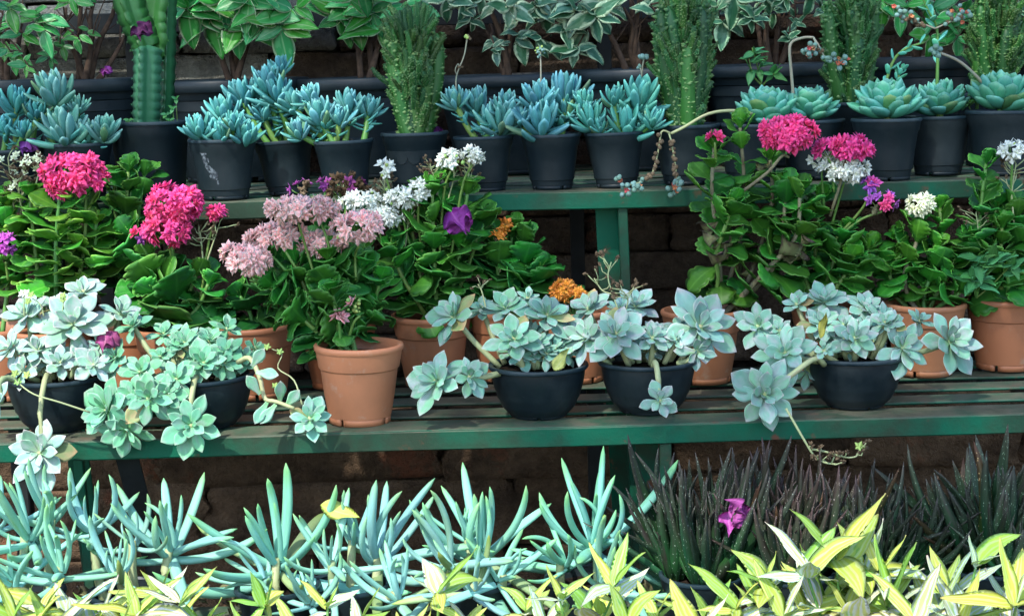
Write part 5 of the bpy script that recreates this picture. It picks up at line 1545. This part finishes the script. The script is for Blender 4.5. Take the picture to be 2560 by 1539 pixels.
# ---------------------------------------------------------------- dark spear-leaved clumps
def spear_clump(label, px, Y, ros, seed, tint=(.85, 1.02, .92), wide=.82):
    rr = random.Random(seed)
    loc = base_loc(px, Y)
    t = thing('dark_spear_leaf_succulent', label, 'potted succulent', loc, 'dark spiky succulents in the bottom row')
    pot(t, POT_M, loc)
    for (cx, cy, reach, ax, n, dy) in ros:
        y = Y + dy
        c = P(cx, cy, y)
        k = mpp(y, .45)
        rosette(t, c, Vector((ax, -.10, 1)), reach * k * 1.06, int(n * 1.3), GAST, th=(2, 40), lmin=.5, color=tint, stem=[c - Vector((0, 0, .03)), c - Vector((0, 0, .012))], stem_r=.006, stem_mat=M_STEM, pexp=.8, drop=.12, rr=rr, jitter=.24, lvar=.3, wide=wide)
    return t
spear_clump('dark speckled spiky succulent holding a crumpled magenta bract, black rim showing', 1752, -.22, [(1760, 1440, 270, .05, 34, -.02), (1680, 1420, 260, -.22, 26, .02), (1820, 1420, 270, .2, 28, .0), (1720, 1400, 300, -.05, 26, .05), (1790, 1390, 300, .1, 24, .06)], 301)
spear_clump('reddish dark spiky succulent clump below the dried flower spray', 1985, -.22, [(1960, 1440, 230, -.05, 28, -.04), (2010, 1420, 240, .05, 28, .0), (1930, 1400, 270, -.15, 26, .04), (2050, 1400, 260, .15, 28, .02), (1985, 1380, 270, 0, 24, .06)], 302, (1.12, .92, .92))
spear_clump('low tangled dark spiky succulent clump right of the reddish one', 2200, -.22, [(2140, 1430, 250, -.1, 28, .0), (2200, 1430, 210, .05, 28, -.03), (2250, 1410, 230, .2, 26, .02), (2110, 1400, 240, -.1, 22, .05), (2300, 1420, 180, .3, 20, .0)], 303)
spear_clump('largest leaved dark green spiky succulent at the right edge', 2470, -.22, [(2440, 1400, 300, -.35, 22, .02), (2500, 1390, 280, .1, 26, .0), (2550, 1400, 280, .25, 22, .02), (2400, 1410, 260, -.3, 18, .03), (2530, 1430, 200, .1, 18, -.05)], 304, (.8, 1.1, .9), wide=1.3)

# ---------------------------------------------------------------- yellow striped bamboo-like plants in front
def bamboo_clump(label, px, shoots, seed, Y=-.50, down=38, size=.74):
    rr = random.Random(seed)
    p = P(px, 1560, Y)
    loc = Vector((p.x, Y, 0.001))
    t = thing('striped_yellow_foliage_plant', label, 'potted plant', loc, 'yellow striped foliage plants along the bottom edge')
    pot(t, POT_X, loc, s=.75, sz=1.1)
    base = Vector((loc.x, Y, .16))
    for (sx, sy, n, lp) in shoots:
        sy, lp = sy + down, lp * size
        y = Y + rr.uniform(-.07, .07)
        q = P(sx, sy, y)
        k = mpp(y, .42)
        pts = [base + Vector((rr.uniform(-.04, .04), rr.uniform(-.04, .04), 0)), base.lerp(q, .55) + jit(.02, rr), q]
        s, pp = stalk(t, pts, .0028, .0016, M_STEM, 'stem', 6, 12)
        for j in range(n):
            top = j < n * .55
            a = j * 2.4 + rr.uniform(-.4, .4)
            lift = rr.uniform(.7, 2.4) if j < 2 else rr.uniform(-.15, .8)
            d = Vector((math.cos(a), math.sin(a) * .9 - .15, lift))
            nn = Vector((-math.cos(a) * lift * .6, -math.sin(a) * lift * .6 - .25, 1))
            b = pp[-1] if top else pp[rr.randint(8, 11)]
            g = rr.uniform(.0, 1.0)
            tint = (1.0, 1.0, 1.0) if g < .45 else ((1.2, 1.12, 3.2) if g < .78 else (.6, .85, .7))
            add('leaf', rr.choice(BAMB), s, frame(b + jit(.004, rr), d, nn, lp * k * 1.2 * rr.uniform(.7, 1.3), rr.uniform(.8, 1.2)), tint)
    return t
bamboo_clump('yellow striped foliage plant in the bottom left corner', 90, [(30, 1530, 9, 150), (110, 1510, 10, 150), (180, 1530, 9, 150), (135, 1560, 9, 170), (60, 1570, 9, 150), (210, 1570, 8, 140)], 401, down=22, size=.78)
bamboo_clump('yellow striped foliage plant with narrow upright tips, second from the left', 370, [(405, 1470, 8, 115), (340, 1520, 10, 150), (450, 1490, 8, 110), (300, 1560, 9, 150), (420, 1560, 9, 150), (500, 1550, 8, 130), (250, 1540, 8, 140)], 402, down=22, size=.78)
bamboo_clump('sparse yellow striped foliage plant below the front terracotta pot', 720, [(660, 1490, 8, 100), (820, 1490, 7, 100), (740, 1570, 8, 130), (890, 1540, 6, 130), (610, 1550, 8, 120), (830, 1570, 7, 120)], 403, down=30, size=.74)
bamboo_clump('cream and yellow striped foliage plant at bottom centre', 1110, [(1100, 1450, 9, 140), (1060, 1560, 8, 120), (1160, 1540, 8, 120), (1010, 1560, 7, 110), (1230, 1560, 8, 120)], 404, down=30, size=.74)
bamboo_clump('yellow striped foliage plant below the rightmost finger-leaved succulent', 1440, [(1400, 1470, 8, 110), (1540, 1440, 9, 130), (1360, 1540, 8, 120), (1480, 1520, 9, 130), (1570, 1530, 9, 120), (1310, 1500, 6, 110), (1640, 1520, 7, 110)], 405, down=30, size=.74)
bamboo_clump('yellow striped foliage plant in front of the black rimmed spiky pot', 1830, [(1840, 1500, 9, 130), (1780, 1540, 9, 130), (1910, 1440, 8, 120), (1900, 1540, 10, 130), (1740, 1560, 8, 120), (1960, 1520, 10, 130)], 406, down=25, size=.85)
bamboo_clump('densest and brightest yellow striped foliage plant, right of centre', 2110, [(2090, 1390, 9, 150), (2020, 1430, 9, 140), (2160, 1440, 10, 150), (2060, 1500, 11, 150), (2200, 1420, 9, 130), (2130, 1540, 11, 150), (2220, 1510, 11, 150), (2010, 1540, 10, 140), (2170, 1580, 9, 150)], 407, down=12, size=.9)
bamboo_clump('yellow and cream striped foliage plant in the bottom right corner', 2420, [(2370, 1470, 9, 150), (2440, 1400, 7, 110), (2340, 1530, 10, 150), (2450, 1530, 10, 140), (2540, 1500, 9, 150), (2400, 1560, 10, 150), (2550, 1560, 9, 140), (2290, 1560, 9, 140)], 408, down=15, size=.9)

# ================================================================== fallen bracts and leaves
def bract(label, px, py, Y, size, seed, n=2, tint=(1, 1, 1)):
    rr = random.Random(seed)
    c = P(px, py, Y)
    t = thing('fallen_bract', label, 'flower bract', c, 'fallen magenta bracts')
    for k in range(n):
        a = -1.4 + k * .9 + rr.uniform(-.4, .4)
        d = Vector((math.cos(a), -.3, math.sin(a)))
        add('bract', BRACT[k % 3], t, frame(c, d, Vector((rr.uniform(-.3, .3), -1, .3)), size * mpp(Y), 1.1), tint)
bract('crumpled magenta bract lying among the dark spiky leaves', 1822, 1278, -.27, 62, 1, n=3, tint=(1.35, 1.7, 1.3))
bract('magenta bract caught in the leaves of the large white flowered kalanchoe', 1128, 530, .29, 70, 2)
bract('wine red dried bract between the two leftmost rosette bowls', 264, 838, .06, 46, 3, tint=(1.0, 1.3, .6))
bract('purple bract lying in the leftmost black pot', 66, 355, .455, 36, 4, tint=(1, 1.5, 1.2))
bract('wilted dark bract hanging on the column cactus', 344, 68, .49, 42, 5, 2, tint=(.35, .4, .3))
bract('purple bract behind the embossed cactus pot', 1078, 325, .565, 34, 6, tint=(.6, .7, .7))
bract('small violet bract at the foot of the thick brown trunks', 262, 172, .93, 22, 7, 2)
bract('pink bract lying low among the yellow leaves, bottom left', 345, 1530, -.44, 46, 8, 2, tint=(1.5, 3.0, 1.3))
t = thing('fallen_yellow_leaf', 'curled yellow leaf lodged in the finger-leaved clump', 'leaf', P(830, 1290, -.20))
add('leaf', YLEAF[0], t, frame(P(800, 1262, -.20), Vector((1, -.1, -.45)), Vector((.1, -.8, .6)), 112 * mpp(-.2, .45), 1.0))

# leaf litter lying between the pots of the bottom row
def litter():
    rr = random.Random(12)
    gs = []
    lg = leaf_geo(lambda u: .22 * math.sin(math.pi * u) + .01, lambda u: .01, 5, 1, bend=1.1, cup=.5, wave=1.5)
    for k in range(320):
        p = Vector((rr.uniform(-.95, .95), rr.uniform(-.38, .02), BASEZ + .006 + rr.random() ** 2 * .025))
        gs.append(xform(lg, frame(p, Vector((rr.uniform(-1, 1), rr.uniform(-1, 1), rr.uniform(-.2, .3))), Vector((rr.uniform(-.5, .5), rr.uniform(-.5, .5), 1)), rr.uniform(.02, .05))))
    g = join(*gs)
    o = add('leaf_litter', mk('leaf_litter', g[0], g[1], M_DRYLEAF, g[2]), None, Matrix.Identity(4))
    o['kind'] = 'stuff'
    o['label'] = 'dry brown leaf litter between the pots of the bottom row'
litter()
